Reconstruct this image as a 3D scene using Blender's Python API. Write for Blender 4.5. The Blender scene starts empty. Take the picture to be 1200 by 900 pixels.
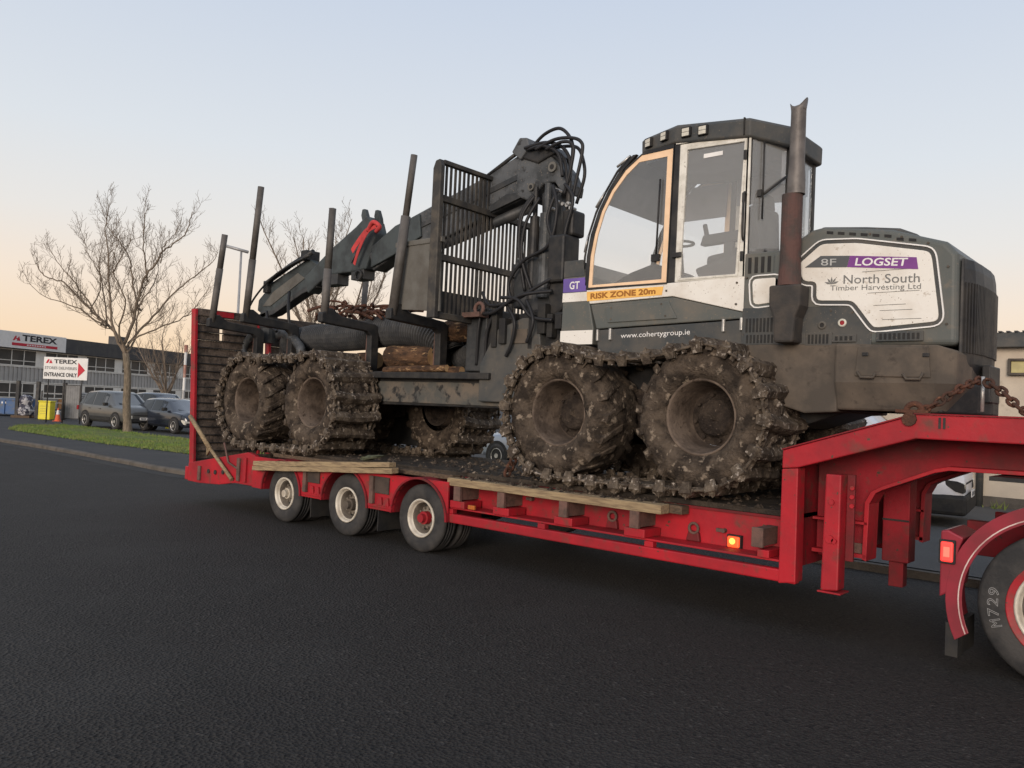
import bpy, bmesh, math, random
from mathutils import Vector, Matrix, noise
R = math.radians
random.seed(7)
S = bpy.context.scene
COL = S.collection

# ---------------------------------------------------------------- camera, sky, sun, exposure
cam_d = bpy.data.cameras.new('camera')
cam = bpy.data.objects.new('camera', cam_d); COL.objects.link(cam); S.camera = cam
cam_d.sensor_width = 36; cam_d.lens = 28.94; cam_d.clip_start = .05; cam_d.clip_end = 3000
YAW, PITCH, ROLL = .721, .0285, .045
fw = Vector((-math.sin(YAW)*math.cos(PITCH), math.cos(YAW)*math.cos(PITCH), math.sin(PITCH)))
rt = Vector((math.cos(YAW), math.sin(YAW), 0)); up = rt.cross(fw)
r2 = math.cos(ROLL)*rt + math.sin(ROLL)*up; u2 = -math.sin(ROLL)*rt + math.cos(ROLL)*up
cam.matrix_world = Matrix(((r2.x, u2.x, -fw.x, 0), (r2.y, u2.y, -fw.y, -6.4406), (r2.z, u2.z, -fw.z, 1.6952), (0, 0, 0, 1)))
S.render.resolution_x, S.render.resolution_y = 1024, 768
S.view_settings.view_transform = 'Standard'; S.view_settings.look = 'None'
S.view_settings.exposure = 0.0; S.view_settings.gamma = 1

SUN_EL, SUN_AZ = 12.0, 160.0          # low sun, behind the photographer and a little to the right
w = bpy.data.worlds.new('World'); S.world = w; w.use_nodes = True
wn, wl_ = w.node_tree.nodes, w.node_tree.links
bg = wn['Background']
sky = wn.new('ShaderNodeTexSky'); sky.sky_type = 'NISHITA'; sky.sun_disc = False
sky.sun_elevation = R(SUN_EL); sky.sun_rotation = R(SUN_AZ); sky.altitude = 0
sky.air_density = 1.0; sky.dust_density = 2.0; sky.ozone_density = 1.0
# thin bright dusk veil: colour depends on elevation only, peach at the horizon to pale blue overhead
tc_ = wn.new('ShaderNodeTexCoord'); sp_ = wn.new('ShaderNodeSeparateXYZ'); wl_.new(tc_.outputs['Generated'], sp_.inputs[0])
rp = wn.new('ShaderNodeValToRGB'); wl_.new(sp_.outputs[2], rp.inputs[0])
e_ = rp.color_ramp.elements; stops = [(0.0, (1.0, .69, .42)), (.055, (1.0, .76, .53)), (.12, (.97, .82, .68)), (.19, (.865, .835, .80)), (.28, (.77, .81, .855)), (.45, (.625, .70, .825)), (1.0, (.50, .59, .75))]
e_[0].position, e_[0].color = stops[0][0], (*stops[0][1], 1); e_[1].position, e_[1].color = stops[-1][0], (*stops[-1][1], 1)
for p_, c_ in stops[1:-1]: q_ = e_.new(p_); q_.color = (*c_, 1)
sc_ = wn.new('ShaderNodeMix'); sc_.data_type = 'RGBA'; sc_.blend_type = 'MULTIPLY'; sc_.inputs[0].default_value = 1; wl_.new(sky.outputs[0], sc_.inputs[6]); sc_.inputs[7].default_value = (.10, .10, .10, 1)
mx_ = wn.new('ShaderNodeMix'); mx_.data_type = 'RGBA'; mx_.inputs[0].default_value = .93; wl_.new(sc_.outputs[2], mx_.inputs[6]); wl_.new(rp.outputs[0], mx_.inputs[7])
wl_.new(mx_.outputs[2], bg.inputs[0]); bg.inputs[1].default_value = 1.0
sd = bpy.data.lights.new('sun', 'SUN'); sun = bpy.data.objects.new('sun', sd); COL.objects.link(sun)
sd.energy = 2.5; sd.angle = R(25); sd.color = (1, .86, .74)
sv = Vector((math.sin(R(SUN_AZ))*math.cos(R(SUN_EL)), math.cos(R(SUN_AZ))*math.cos(R(SUN_EL)), math.sin(R(SUN_EL))))
sun.rotation_euler = sv.to_track_quat('Z', 'Y').to_euler()

# ---------------------------------------------------------------- helpers
WL = {}

def thing(name, label, cat, loc=(0, 0, 0), group=None, rotz=None):
    o = bpy.data.objects.new(name, None); COL.objects.link(o); o.location = loc
    o.empty_display_size = .2
    if rotz is None: WL[o] = Vector(loc)
    else: o.rotation_euler = (0, 0, rotz); WL[o] = Vector((0, 0, 0))
    o['label'] = label; o['category'] = cat
    if group: o['group'] = group
    return o

def tag(o, label, cat, group=None):
    o['label'] = label; o['category'] = cat
    if group: o['group'] = group
    return o

def copy_tree(o, parent=None):
    c = o.copy(); COL.objects.link(c)
    if parent: c.parent = parent
    for ch in list(o.children): copy_tree(ch, c)
    return c

class MB:
    def __init__(s): s.v = []; s.f = []; s.sm = []; s.mi = []; s.m = 0
    def add(s, vs, fs, smooth=False, X=None):
        b = len(s.v)
        s.v += [tuple(X @ Vector(p)) if X else tuple(p) for p in vs]
        for f in fs: s.f.append([b+i for i in f]); s.sm.append(smooth); s.mi.append(s.m)
        return s
    def box(s, x0, x1, y0, y1, z0, z1, X=None):
        v = [(x, y, z) for z in (z0, z1) for y in (y0, y1) for x in (x0, x1)]
        return s.add(v, [(0, 2, 3, 1), (4, 5, 7, 6), (0, 1, 5, 4), (2, 6, 7, 3), (0, 4, 6, 2), (1, 3, 7, 5)], X=X)
    def prism(s, pts, a0, a1, ax='y', smooth=False, X=None):
        n = len(pts)
        area = sum(pts[i][0]*pts[(i+1) % n][1]-pts[(i+1) % n][0]*pts[i][1] for i in range(n))
        if area < 0: pts = pts[::-1]
        def P(p, a): return (p[0], a, p[1]) if ax == 'y' else (a, p[0], p[1]) if ax == 'x' else (p[0], p[1], a)
        v = [P(p, a0) for p in pts]+[P(p, a1) for p in pts]
        lo, hi = list(range(n)), list(range(n, 2*n))
        flip = (ax == 'y')
        f = [lo if flip else lo[::-1], hi[::-1] if flip else hi]
        for i in range(n):
            j = (i+1) % n
            f.append((i, n+i, n+j, j) if flip else (i, j, n+j, n+i))
        return s.add(v, f, smooth, X)
    def ring(s, outer, inner, a0, a1, ax='y'):
        n = len(outer)
        def P(p, a): return (p[0], a, p[1]) if ax == 'y' else (a, p[0], p[1]) if ax == 'x' else (p[0], p[1], a)
        v = [P(p, a) for a in (a0, a1) for L in (outer, inner) for p in L]
        f = []
        for i in range(n):
            j = (i+1) % n
            f += [(i, j, n+j, n+i), (2*n+i, 3*n+i, 3*n+j, 2*n+j), (i, 2*n+i, 2*n+j, j), (n+i, n+j, 3*n+j, 3*n+i)]
        return s.add(v, f)
    def tube(s, pts, r, n=8, smooth=True, caps=True):
        pts = [Vector(p) for p in pts]; k = len(pts)
        rs = r if isinstance(r, (list, tuple)) else [r]*k
        v = []; N = None
        for i, p in enumerate(pts):
            t = (pts[min(i+1, k-1)]-pts[max(i-1, 0)])
            t = t.normalized() if t.length > 1e-9 else Vector((0, 0, 1))
            if N is None: N = t.orthogonal().normalized()
            else:
                N = (N-t*N.dot(t)); N = N.normalized() if N.length > 1e-6 else t.orthogonal().normalized()
            B = t.cross(N)
            for a in range(n):
                c = 2*math.pi*a/n; v.append(p+(N*math.cos(c)+B*math.sin(c))*rs[i])
        f = [(i*n+a, i*n+(a+1) % n, (i+1)*n+(a+1) % n, (i+1)*n+a) for i in range(k-1) for a in range(n)]
        s.add(v, f, smooth)
        if caps and n > 2:
            b = len(s.v)-k*n
            s.f.append([b+a for a in range(n)][::-1]); s.sm.append(False); s.mi.append(s.m)
            s.f.append([b+(k-1)*n+a for a in range(n)]); s.sm.append(False); s.mi.append(s.m)
        return s
    def lathe(s, prof, c, n=48, smooth=True, closed=False, fn=None, ax='y'):
        # prof: (radius, offset along axis)
        v = []; k = len(prof)
        for i in range(n):
            a = 2*math.pi*i/n
            for r, y in prof:
                if fn: r = fn(r, y, a)
                p = (c[0]+r*math.cos(a), c[1]+y, c[2]+r*math.sin(a)) if ax == 'y' else \
                    (c[0]+y, c[1]+r*math.cos(a), c[2]+r*math.sin(a)) if ax == 'x' else (c[0]+r*math.cos(a), c[1]+r*math.sin(a), c[2]+y)
                v.append(p)
        f = []
        for i in range(n):
            j = (i+1) % n
            for q in range(k if closed else k-1):
                q2 = (q+1) % k
                f.append((i*k+q, i*k+q2, j*k+q2, j*k+q))
        return s.add(v, f, smooth)
    def cyl(s, c, r, a0, a1, n=20, ax='y', r2=None):
        return s.lathe([(.0005, a0), (r, a0), (r, a0), (r if r2 is None else r2, a1), (r if r2 is None else r2, a1), (.0005, a1)], c, n, False, ax=ax)
    def build(s, name, mat, parent=None, bevel=0, origin=None, seg=2, recalc=True):
        me = bpy.data.meshes.new(name)
        vs = [Vector(p) for p in s.v]
        if origin is None:
            lo = Vector([min(p[i] for p in vs) for i in range(3)]); hi = Vector([max(p[i] for p in vs) for i in range(3)])
            origin = Vector(((lo.x+hi.x)/2, (lo.y+hi.y)/2, lo.z))
        o_ = Vector(origin)
        me.from_pydata([p-o_ for p in vs], [], s.f)
        me.polygons.foreach_set('use_smooth', s.sm)
        mats = mat if isinstance(mat, (list, tuple)) else [mat]
        for m in mats: me.materials.append(m)
        if len(mats) > 1: me.polygons.foreach_set('material_index', s.mi)
        if recalc:
            b = bmesh.new(); b.from_mesh(me); bmesh.ops.recalc_face_normals(b, faces=b.faces); b.to_mesh(me); b.free()
        me.update()
        o = bpy.data.objects.new(name, me); COL.objects.link(o); WL[o] = o_
        if parent: o.parent = parent; o.location = o_-WL[parent]
        else: o.location = o_
        if bevel:
            m = o.modifiers.new('bevel', 'BEVEL'); m.width = bevel; m.segments = seg; m.limit_method = 'ANGLE'; m.angle_limit = R(40)
            m.harden_normals = False
        return o

def structure(o, kind='structure'):
    o['kind'] = kind; return o

def M(name, c1, c2=None, scale=3., rough=.6, metal=0., bump=0., bscale=25., cut=(.42, .62), c3=None, s3=60., cut3=(.62, .7), rough2=None, detail=6, stretch=None, spec=.22, coat=0, c4=None, s4=90., cut4=(.64, .68)):
    m = bpy.data.materials.new(name); m.use_nodes = True
    N, L = m.node_tree.nodes, m.node_tree.links; b = N['Principled BSDF']
    b.inputs['Roughness'].default_value = rough; b.inputs['Metallic'].default_value = metal
    b.inputs['Specular IOR Level'].default_value = spec
    if coat: b.inputs['Coat Weight'].default_value = coat; b.inputs['Coat Roughness'].default_value = .15
    b.inputs['Base Color'].default_value = (*c1, 1)
    g = N.new('ShaderNodeNewGeometry'); src = g.outputs['Position']
    if stretch:
        mp = N.new('ShaderNodeMapping'); mp.inputs['Scale'].default_value = stretch; L.new(src, mp.inputs[0]); src = mp.outputs[0]
    def nz(sc, det=detail, ro=.6):
        t = N.new('ShaderNodeTexNoise'); t.inputs['Scale'].default_value = sc; t.inputs['Detail'].default_value = det; t.inputs['Roughness'].default_value = ro
        L.new(src, t.inputs['Vector']); return t.outputs['Fac']
    def ramp(fac, a, z):
        r = N.new('ShaderNodeMapRange'); r.inputs[1].default_value = a; r.inputs[2].default_value = z; r.clamp = True; L.new(fac, r.inputs[0]); return r.outputs[0]
    if c2:
        f = ramp(nz(scale), *cut)
        mx = N.new('ShaderNodeMix'); mx.data_type = 'RGBA'; L.new(f, mx.inputs[0]); mx.inputs[6].default_value = (*c1, 1); mx.inputs[7].default_value = (*c2, 1)
        out = mx.outputs[2]
        if rough2 is not None:
            rr = N.new('ShaderNodeMapRange'); rr.inputs[3].default_value = rough; rr.inputs[4].default_value = rough2; L.new(f, rr.inputs[0]); L.new(rr.outputs[0], b.inputs['Roughness'])
        if c3:
            f3 = ramp(nz(s3, 3), *cut3)
            m3 = N.new('ShaderNodeMix'); m3.data_type = 'RGBA'; L.new(f3, m3.inputs[0]); L.new(out, m3.inputs[6]); m3.inputs[7].default_value = (*c3, 1); out = m3.outputs[2]
        if c4:
            f4 = ramp(nz(s4, 2, .5), *cut4)
            m4 = N.new('ShaderNodeMix'); m4.data_type = 'RGBA'; L.new(f4, m4.inputs[0]); L.new(out, m4.inputs[6]); m4.inputs[7].default_value = (*c4, 1); out = m4.outputs[2]
        L.new(out, b.inputs['Base Color'])
    if bump:
        bp = N.new('ShaderNodeBump'); bp.inputs['Strength'].default_value = bump; bp.inputs['Distance'].default_value = .03
        L.new(nz(bscale, 5), bp.inputs['Height']); L.new(bp.outputs[0], b.inputs['Normal'])
    return m

def glass(name, tint=(.8, .84, .86), rough=.02, fac=.1):
    m = bpy.data.materials.new(name); m.use_nodes = True
    N, L = m.node_tree.nodes, m.node_tree.links
    for n in list(N):
        if n.type == 'BSDF_PRINCIPLED': N.remove(n)
    t = N.new('ShaderNodeBsdfTransparent'); t.inputs[0].default_value = (*tint, 1)
    g = N.new('ShaderNodeBsdfGlossy'); g.inputs['Roughness'].default_value = rough; g.inputs[0].default_value = (1, 1, 1, 1)
    d = N.new('ShaderNodeBsdfDiffuse'); d.inputs[0].default_value = (.82, .81, .78, 1)  # pale dust film, brightened to paint in sky reflection and haze
    lw = N.new('ShaderNodeLayerWeight'); lw.inputs['Blend'].default_value = .5
    pw = N.new('ShaderNodeMath'); pw.operation = 'POWER'; pw.inputs[1].default_value = 4; L.new(lw.outputs['Facing'], pw.inputs[0])
    fr = N.new('ShaderNodeMapRange'); fr.inputs[3].default_value = .05; fr.inputs[4].default_value = .75; L.new(pw.outputs[0], fr.inputs[0])
    mx = N.new('ShaderNodeMixShader'); L.new(fr.outputs[0], mx.inputs[0]); L.new(t.outputs[0], mx.inputs[1]); L.new(g.outputs[0], mx.inputs[2])
    m2 = N.new('ShaderNodeMixShader'); m2.inputs[0].default_value = fac; L.new(mx.outputs[0], m2.inputs[1]); L.new(d.outputs[0], m2.inputs[2])
    L.new(m2.outputs[0], N['Material Output'].inputs[0]); return m

def emit(name, col, strength):
    m = bpy.data.materials.new(name); m.use_nodes = True; b = m.node_tree.nodes['Principled BSDF']
    b.inputs['Base Color'].default_value = (*col, 1); b.inputs['Emission Color'].default_value = (*col, 1); b.inputs['Emission Strength'].default_value = strength
    return m

def text(name, body, mat, parent, o, width, height, xd=(1, 0, 0), ud=(0, 0, 1), thick=.003, outline=0, bold=0, shear=0):
    cu = bpy.data.curves.new(name, 'FONT'); cu.body = body; cu.size = 1; cu.resolution_u = 3; cu.shear = shear; cu.offset = bold
    if outline: cu.fill_mode = 'NONE'; cu.bevel_depth = outline; cu.bevel_resolution = 0
    ob = bpy.data.objects.new(name, cu); COL.objects.link(ob)
    dg = bpy.context.evaluated_depsgraph_get(); me = bpy.data.meshes.new_from_object(ob.evaluated_get(dg))
    bpy.data.objects.remove(ob); 
    xs = [v.co.x for v in me.vertices]; ys = [v.co.y for v in me.vertices]
    x0, x1, y0, y1 = min(xs), max(xs), min(ys), max(ys)
    xd, ud = Vector(xd).normalized(), Vector(ud).normalized(); n = xd.cross(ud)
    mb = MB()
    vs = [Vector(o)+xd*((v.co.x-x0)/(x1-x0)*width)+ud*((v.co.y-y0)/(y1-y0)*height)+n*(thick+v.co.z*.02) for v in me.vertices]
    fs = [list(p.vertices) for p in me.polygons]
    bpy.data.meshes.remove(me)
    if not fs: return None
    mb.add(vs, fs)
    return mb.build(name, mat, parent, recalc=False)

def decal(name, pts, mat, parent, t=.003):       # thin plate lying on an XZ face looking to -Y; pts are (x, y, z)
    mb = MB(); n = len(pts)
    nrm = (Vector(pts[1])-Vector(pts[0])).cross(Vector(pts[2])-Vector(pts[0])).normalized()
    if nrm.y > 0: nrm = -nrm
    v = [Vector(p)+nrm*t for p in pts]+[Vector(p)-nrm*.004 for p in pts]
    f = [list(range(n)), list(range(n, 2*n))[::-1]]+[(i, (i+1) % n, n+(i+1) % n, n+i) for i in range(n)]
    return mb.add(v, f).build(name, mat, parent)

def arc(cx, cz, r, a0, a1, n):
    return [(cx+r*math.cos(R(a0+(a1-a0)*i/n)), cz+r*math.sin(R(a0+(a1-a0)*i/n))) for i in range(n+1)]

def smoothpath(pts, n=6):
    pts = [Vector(p) for p in pts]; out = []
    for i in range(len(pts)-1):
        p0, p1, p2, p3 = pts[max(i-1, 0)], pts[i], pts[i+1], pts[min(i+2, len(pts)-1)]
        for k in range(n):
            t = k/n
            out.append(.5*((2*p1)+(p2-p0)*t+(2*p0-5*p1+4*p2-p3)*t*t+(3*p1-p0-3*p2+p3)*t**3))
    return out+[pts[-1]]

# ---------------------------------------------------------------- materials
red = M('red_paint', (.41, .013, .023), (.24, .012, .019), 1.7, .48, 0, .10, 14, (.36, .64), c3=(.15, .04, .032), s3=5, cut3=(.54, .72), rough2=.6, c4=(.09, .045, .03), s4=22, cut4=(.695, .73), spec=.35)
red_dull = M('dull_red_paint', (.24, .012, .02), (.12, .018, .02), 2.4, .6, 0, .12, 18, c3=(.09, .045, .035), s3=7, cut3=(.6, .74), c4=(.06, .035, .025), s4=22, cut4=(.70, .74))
maroon = M('maroon_paint', (.27, .03, .045), (.2, .03, .04), 4, .35, coat=.3)
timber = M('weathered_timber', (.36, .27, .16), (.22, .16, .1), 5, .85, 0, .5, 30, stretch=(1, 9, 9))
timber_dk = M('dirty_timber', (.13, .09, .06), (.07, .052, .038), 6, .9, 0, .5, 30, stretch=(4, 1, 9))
rampwood = M('dark_ramp_board', (.135, .105, .085), (.06, .048, .04), 7, .9, 0, .6, 24)
deck_m = M('muddy_shaded_deck', (.03, .025, .021), (.06, .048, .037), 5, .95, 0, .8, 40, c3=(.13, .1, .075), s3=24, cut3=(.64, .74))  # mud, darkened further to paint in the shade on the deck
steel_br = M('rusty_bracket', (.15, .085, .07), (.09, .06, .05), 8, .8, 0, .3, 40)
mud = M('mud', (.030, .023, .018), (.105, .081, .061), 7, .95, 0, 1., 38, (.40, .62), c3=(.26, .21, .16), s3=11, cut3=(.575, .67))
mud_dk = M('dark_mud', (.026, .02, .017), (.06, .046, .036), 7, .95, 0, .9, 34, c3=(.17, .13, .1), s3=30, cut3=(.63, .75))
track_steel = M('muddy_track_steel', (.06, .046, .035), (.16, .128, .096), 9, .7, .15, .8, 45, c3=(.38, .33, .28), s3=22, cut3=(.58, .68))
rim_mud = M('muddy_rim', (.15, .115, .09), (.07, .053, .042), 5, .85, 0, .4, 24, c3=(.05, .036, .027), s3=14, cut3=(.6, .7))
grn = M('dark_green_grey_paint', (.098, .107, .102), (.135, .128, .112), 2.2, .48, 0, .05, 20, c3=(.17, .145, .115), s3=9, cut3=(.6, .78), c4=(.2, .165, .125), s4=60, cut4=(.68, .73))
grn_dk = M('charcoal_grey_panel', (.055, .060, .062), (.09, .085, .077), 3, .55, 0, .06, 20, c3=(.13, .11, .09), s3=10, cut3=(.62, .78), c4=(.17, .14, .11), s4=60, cut4=(.69, .74))
brown_st = M('brown_dusty_steel', (.072, .062, .052), (.118, .096, .076), 3, .75, 0, .1, 14, c3=(.06, .05, .042), s3=11, cut3=(.6, .72))
white_p = M('dusty_white_paint', (.74, .72, .67), (.57, .52, .45), 2.6, .45, 0, .04, 20, (.45, .75), c3=(.36, .29, .22), s3=14, cut3=(.64, .78), c4=(.2, .15, .11), s4=65, cut4=(.69, .73))
white_c = M('clean_white', (.78, .77, .75), (.7, .69, .67), 5, .4)
orange = M('orange_edge', (.84, .60, .40), (.76, .53, .34), 6, .55)
orange_t = M('orange_band', (.85, .5, .13), (.75, .42, .12), 6, .55)
reflector_m = M('unlit_orange_reflector', (.45, .13, .03), (.3, .1, .03), 30, .3)
brown_t = M('brown_letter', (.32, .13, .03))
purple = M('purple_decal', (.2, .06, .25), (.17, .05, .22), 5, .5)
violet = M('violet_decal', (.16, .1, .36), (.13, .09, .3), 5, .5)
greydec = M('grey_decal', (.09, .095, .1))
silver = M('bare_metal', (.55, .54, .52), (.4, .39, .37), 8, .4, .6)
alu = M('pale_door_frame', (.72, .70, .64), (.55, .53, .47), 7, .5, .0, 0, c4=(.2, .17, .13), s4=60, cut4=(.66, .72))
blk = M('black_rubber', (.022, .022, .023), (.035, .033, .03), 6, .7, 0, .15, 40)
tyre_m = M('road_tyre', (.03, .03, .031), (.055, .052, .05), 5, .75, 0, .2, 50)
blk_st = M('black_steel', (.025, .026, .028), (.05, .047, .044), 5, .5, .2, .1, 24)
crane_g = M('crane_grey', (.095, .10, .105), (.045, .048, .05), 4, .5, .1, .08, 20, (.4, .6), c3=(.03, .03, .03), s3=9, cut3=(.6, .68), c4=(.2, .17, .14), s4=50, cut4=(.67, .72))
crane_dk = M('dark_crane_grey', (.04, .043, .046), (.07, .07, .07), 5, .5, .2, .1, 24)
teal = M('faded_teal_paint', (.06, .072, .075), (.036, .041, .043), 4, .55, 0, .06, 18)
rack_m = M('worn_rack_steel', (.05, .048, .046), (.095, .084, .07), 5, .6, .2, .15, 22)
stake_m = M('worn_stake_steel', (.13, .12, .112), (.085, .078, .07), 4, .6, .2, .15, 26)
panel_m = M('dusty_grey_plate', (.14, .135, .122), (.1, .092, .08), 3, .65, .1, .1, 14)
rust = M('rust', (.10, .045, .03), (.055, .032, .024), 8, .9, 0, .6, 40, c3=(.2, .09, .05), s3=18)
exh_rust = M('exhaust_rust', (.115, .066, .058), (.075, .06, .055), 6, .8, .2, .3, 30)
exh_grey = M('exhaust_steel', (.17, .155, .145), (.11, .1, .095), 6, .55, .4, .15, 30)
bark = M('log_bark', (.13, .072, .04), (.05, .03, .02), 6, .9, 0, 1., 22, (.4, .58), c3=(.4, .25, .13), s3=11, cut3=(.59, .68), c4=(.03, .022, .016), s4=26, cut4=(.6, .68), stretch=(.6, 1.6, 1.6))
logend = M('log_end', (.42, .28, .15), (.3, .18, .09), 8, .85)
hose_m = M('black_corrugated_plastic', (.045, .047, .05), (.07, .07, .07), 6, .42, 0, 0)
strap_m = M('red_webbing', (.55, .06, .06), (.42, .05, .05), 10, .7)
cable_m = M('black_hose_rubber', (.022, .022, .024), None, rough=.45)
glass_m = glass('cab_glass', (.97, .975, .98), .02, .05)
glass_d = glass('dirty_cab_glass', (.95, .955, .96), .04, .11)
carglass = M('car_glass', (.03, .035, .04), None, rough=.06)
seat_m = M('dark_upholstery', (.03, .031, .034), (.05, .05, .05), 8, .85)
lining = M('grey_cab_lining', (.16, .165, .175), (.13, .135, .14), 5, .8)
rim_white = M('cream_rim', (.62, .58, .5), (.42, .37, .3), 6, .5, .1)
lamp_red = emit('red_lamp_lens', (1, .05, .04), .9)
lamp_hot = emit('lamp_bulb_glow', (1, .12, .08), 1.3)
lamp_amb = emit('lit_amber_lens', (1, .09, .02), 1.0)
lamp_amb2 = emit('amber_bulb_glow', (1, .33, .06), 2.6)
lens_m = M('lamp_lens', (.6, .58, .5), (.5, .48, .42), 30, .2)
# ================================================================ the setting
FWD2, RGT2 = Vector((-.66, .751)), Vector((.751, .66))
def dep(x, y): return x*FWD2.x+(y+6.44)*FWD2.y
def hgt(x, y):
    t = max(0, min(1, (dep(x, y)-20)/14)); return -.15*t*t*(3-2*t)
asphalt = M('asphalt', (.022, .021, .0203), (.042, .04, .0385), .9, .85, 0, 1., 45, (.32, .70), c3=(.12, .112, .105), s3=55, cut3=(.655, .74), spec=.3, detail=12)
def asphalt_mat():
    m = bpy.data.materials.new('asphalt_chip'); m.use_nodes = True; N, L = m.node_tree.nodes, m.node_tree.links; b = N['Principled BSDF']
    b.inputs['Roughness'].default_value = .8; b.inputs['Specular IOR Level'].default_value = .3
    g = N.new('ShaderNodeNewGeometry'); P = g.outputs['Position']
    def nz(sc, det, ro=.6, vec=P):
        t = N.new('ShaderNodeTexNoise'); t.inputs['Scale'].default_value = sc; t.inputs['Detail'].default_value = det; t.inputs['Roughness'].default_value = ro; L.new(vec, t.inputs['Vector']); return t.outputs['Fac']
    def mr(f, a, z, o0=0., o1=1.):
        r = N.new('ShaderNodeMapRange'); r.inputs[1].default_value = a; r.inputs[2].default_value = z; r.inputs[3].default_value = o0; r.inputs[4].default_value = o1; L.new(f, r.inputs[0]); return r.outputs[0]
    def mix(f, a, c, bl='MIX'):
        x = N.new('ShaderNodeMix'); x.data_type = 'RGBA'; x.blend_type = bl
        if isinstance(f, float): x.inputs[0].default_value = f
        else: L.new(f, x.inputs[0])
        for s, q in ((6, a), (7, c)):
            if isinstance(q, tuple): x.inputs[s].default_value = (*q, 1)
            else: L.new(q, x.inputs[s])
        return x.outputs[2]
    v = N.new('ShaderNodeTexVoronoi'); v.inputs['Scale'].default_value = 48; L.new(P, v.inputs['Vector'])
    sep = N.new('ShaderNodeSeparateColor'); L.new(v.outputs['Color'], sep.inputs[0])
    col = mix(mr(nz(30, 8, .75), .38, .62), (.0145, .0127, .0112), (.0350, .0312, .0278))          # chip and bitumen grain
    col = mix(mr(sep.outputs[0], .965, .99), col, (.055, .05, .045))                              # pale stones
    col = mix(mr(sep.outputs[1], .9, .95), col, (.008, .008, .008))                              # holes between the chips
    mp = N.new('ShaderNodeMapping'); mp.inputs['Scale'].default_value = (.12, 1.5, 1); L.new(P, mp.inputs[0])
    col = mix(mr(nz(1.0, 4, .55, mp.outputs[0]), .52, .68, 0, .45), col, (.0165, .0157, .015))      # polished wheel tracks along the road
    col = mix(mr(nz(.55, 5), .5, .72, 0, .5), col, (.042, .0395, .037))                             # worn paler patches
    col = mix(mr(nz(2.3, 3), .68, .74, 0, .7), col, (.012, .012, .012))                           # oil spots
    L.new(col, b.inputs['Base Color'])
    bp = N.new('ShaderNodeBump'); bp.inputs['Strength'].default_value = 1; bp.inputs['Distance'].default_value = .02; L.new(v.outputs['Distance'], bp.inputs['Height']); L.new(bp.outputs[0], b.inputs['Normal'])
    return m
asphalt = asphalt_mat()
pave_m = M('footpath_tarmac', (.05, .05, .052), (.068, .066, .064), .8, .9, 0, .6, 70, (.35, .7), c3=(.1, .1, .09), s3=60, cut3=(.66, .78))
conc = M('concrete_yard', (.10, .098, .095), (.075, .073, .07), .6, .9, 0, .4, 40, (.35, .7))
kerb_m = M('kerb_concrete', (.12, .105, .09), (.08, .072, .062), 3, .9, 0, .5, 40)
gutter_m = M('gutter_dust', (.055, .052, .048), (.042, .041, .04), 1.2, .9, 0, .5, 60)
soil = M('verge_soil', (.10, .145, .035), (.12, .13, .045), 2.0, .95, 0, .6, 20)
grass_m = M('grass_blade', (.14, .215, .045), (.20, .215, .07), .9, .8, c3=(.17, .14, .06), s3=1.6, cut3=(.58, .72))
KL = [(-140, 5), (-90, 3.2), (-60, 2.6), (-40, 2.1), (-33, 1.95), (-27.3, 1.93), (-24.6, 2.03), (-22, 2.05), (-19.3, 1.97), (-17, 1.88), (-15.6, 1.95), (-14.3, 2.3), (-13, 2.75), (-11.5, 3.15), (-9, 3.4), (0, 3.5), (15, 3.6), (60, 3.8)]
def kerb_y(x):
    for (xa, ya), (xb, yb) in zip(KL, KL[1:]):
        if xa <= x <= xb: return ya+(yb-ya)*(x-xa)/(xb-xa)
    return 3.8
def sheet(name, rows, m):
    n = len(rows[0]); b = MB()
    b.add([p for r in rows for p in r], [(i*n+j, i*n+j+1, (i+1)*n+j+1, (i+1)*n+j) for i in range(len(rows)-1) for j in range(n-1)], True)
    o = b.build(name, m, None, origin=(0, 0, 0)); return structure(o)
g = [-1500, -600, -250, -120, 0, 120, 250, 600, 1500]
sheet('ground', [[(x, y, -.45) for x in g] for y in g], pave_m)
xs = [KL[0][0]+(KL[-1][0]-KL[0][0])*i/200 for i in range(201)]
sheet('road', [[(x, -60+(kerb_y(x)+60)*t, 0) for x in xs] for t in (0, .4, .7, .85, .95, 1)], asphalt)
sheet('gutter', [[(x, kerb_y(x)-dy, .004) for x in xs if x < -8] for dy in (.42, .2, .0)], gutter_m)
rows = (.12, .8, 1.6, 2.6, 4, 6, 9, 13, 18, 26, 40, 70, 120)
xl = [x for x in xs if x < -9.0]; xr = [xl[-1]]+[x for x in xs if x >= -9.0]
sheet('pavement', [[(x, kerb_y(x)+dy, .10+hgt(x, kerb_y(x)+dy)) for x in xl] for dy in rows], pave_m)
sheet('forecourt', [[(x, kerb_y(x)+dy, .10+hgt(x, kerb_y(x)+dy)) for x in xr] for dy in rows], conc)
b = MB(); kx = [x for x in xs if x <= 60]
b.add([(x, kerb_y(x)+dy, z) for x in kx for dy, z in ((.012, -.02), (.012, .088), (.118, .09), (.118, -.02))], [(i*4+a, i*4+(a+1) % 4, i*4+4+(a+1) % 4, i*4+4+a) for i in range(len(kx)-1) for a in range(4)])
kb = b.build('kerb', kerb_m, None, origin=(0, 0, 0)); structure(kb)
x = -46.0; rnd = random.Random(2)
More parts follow.
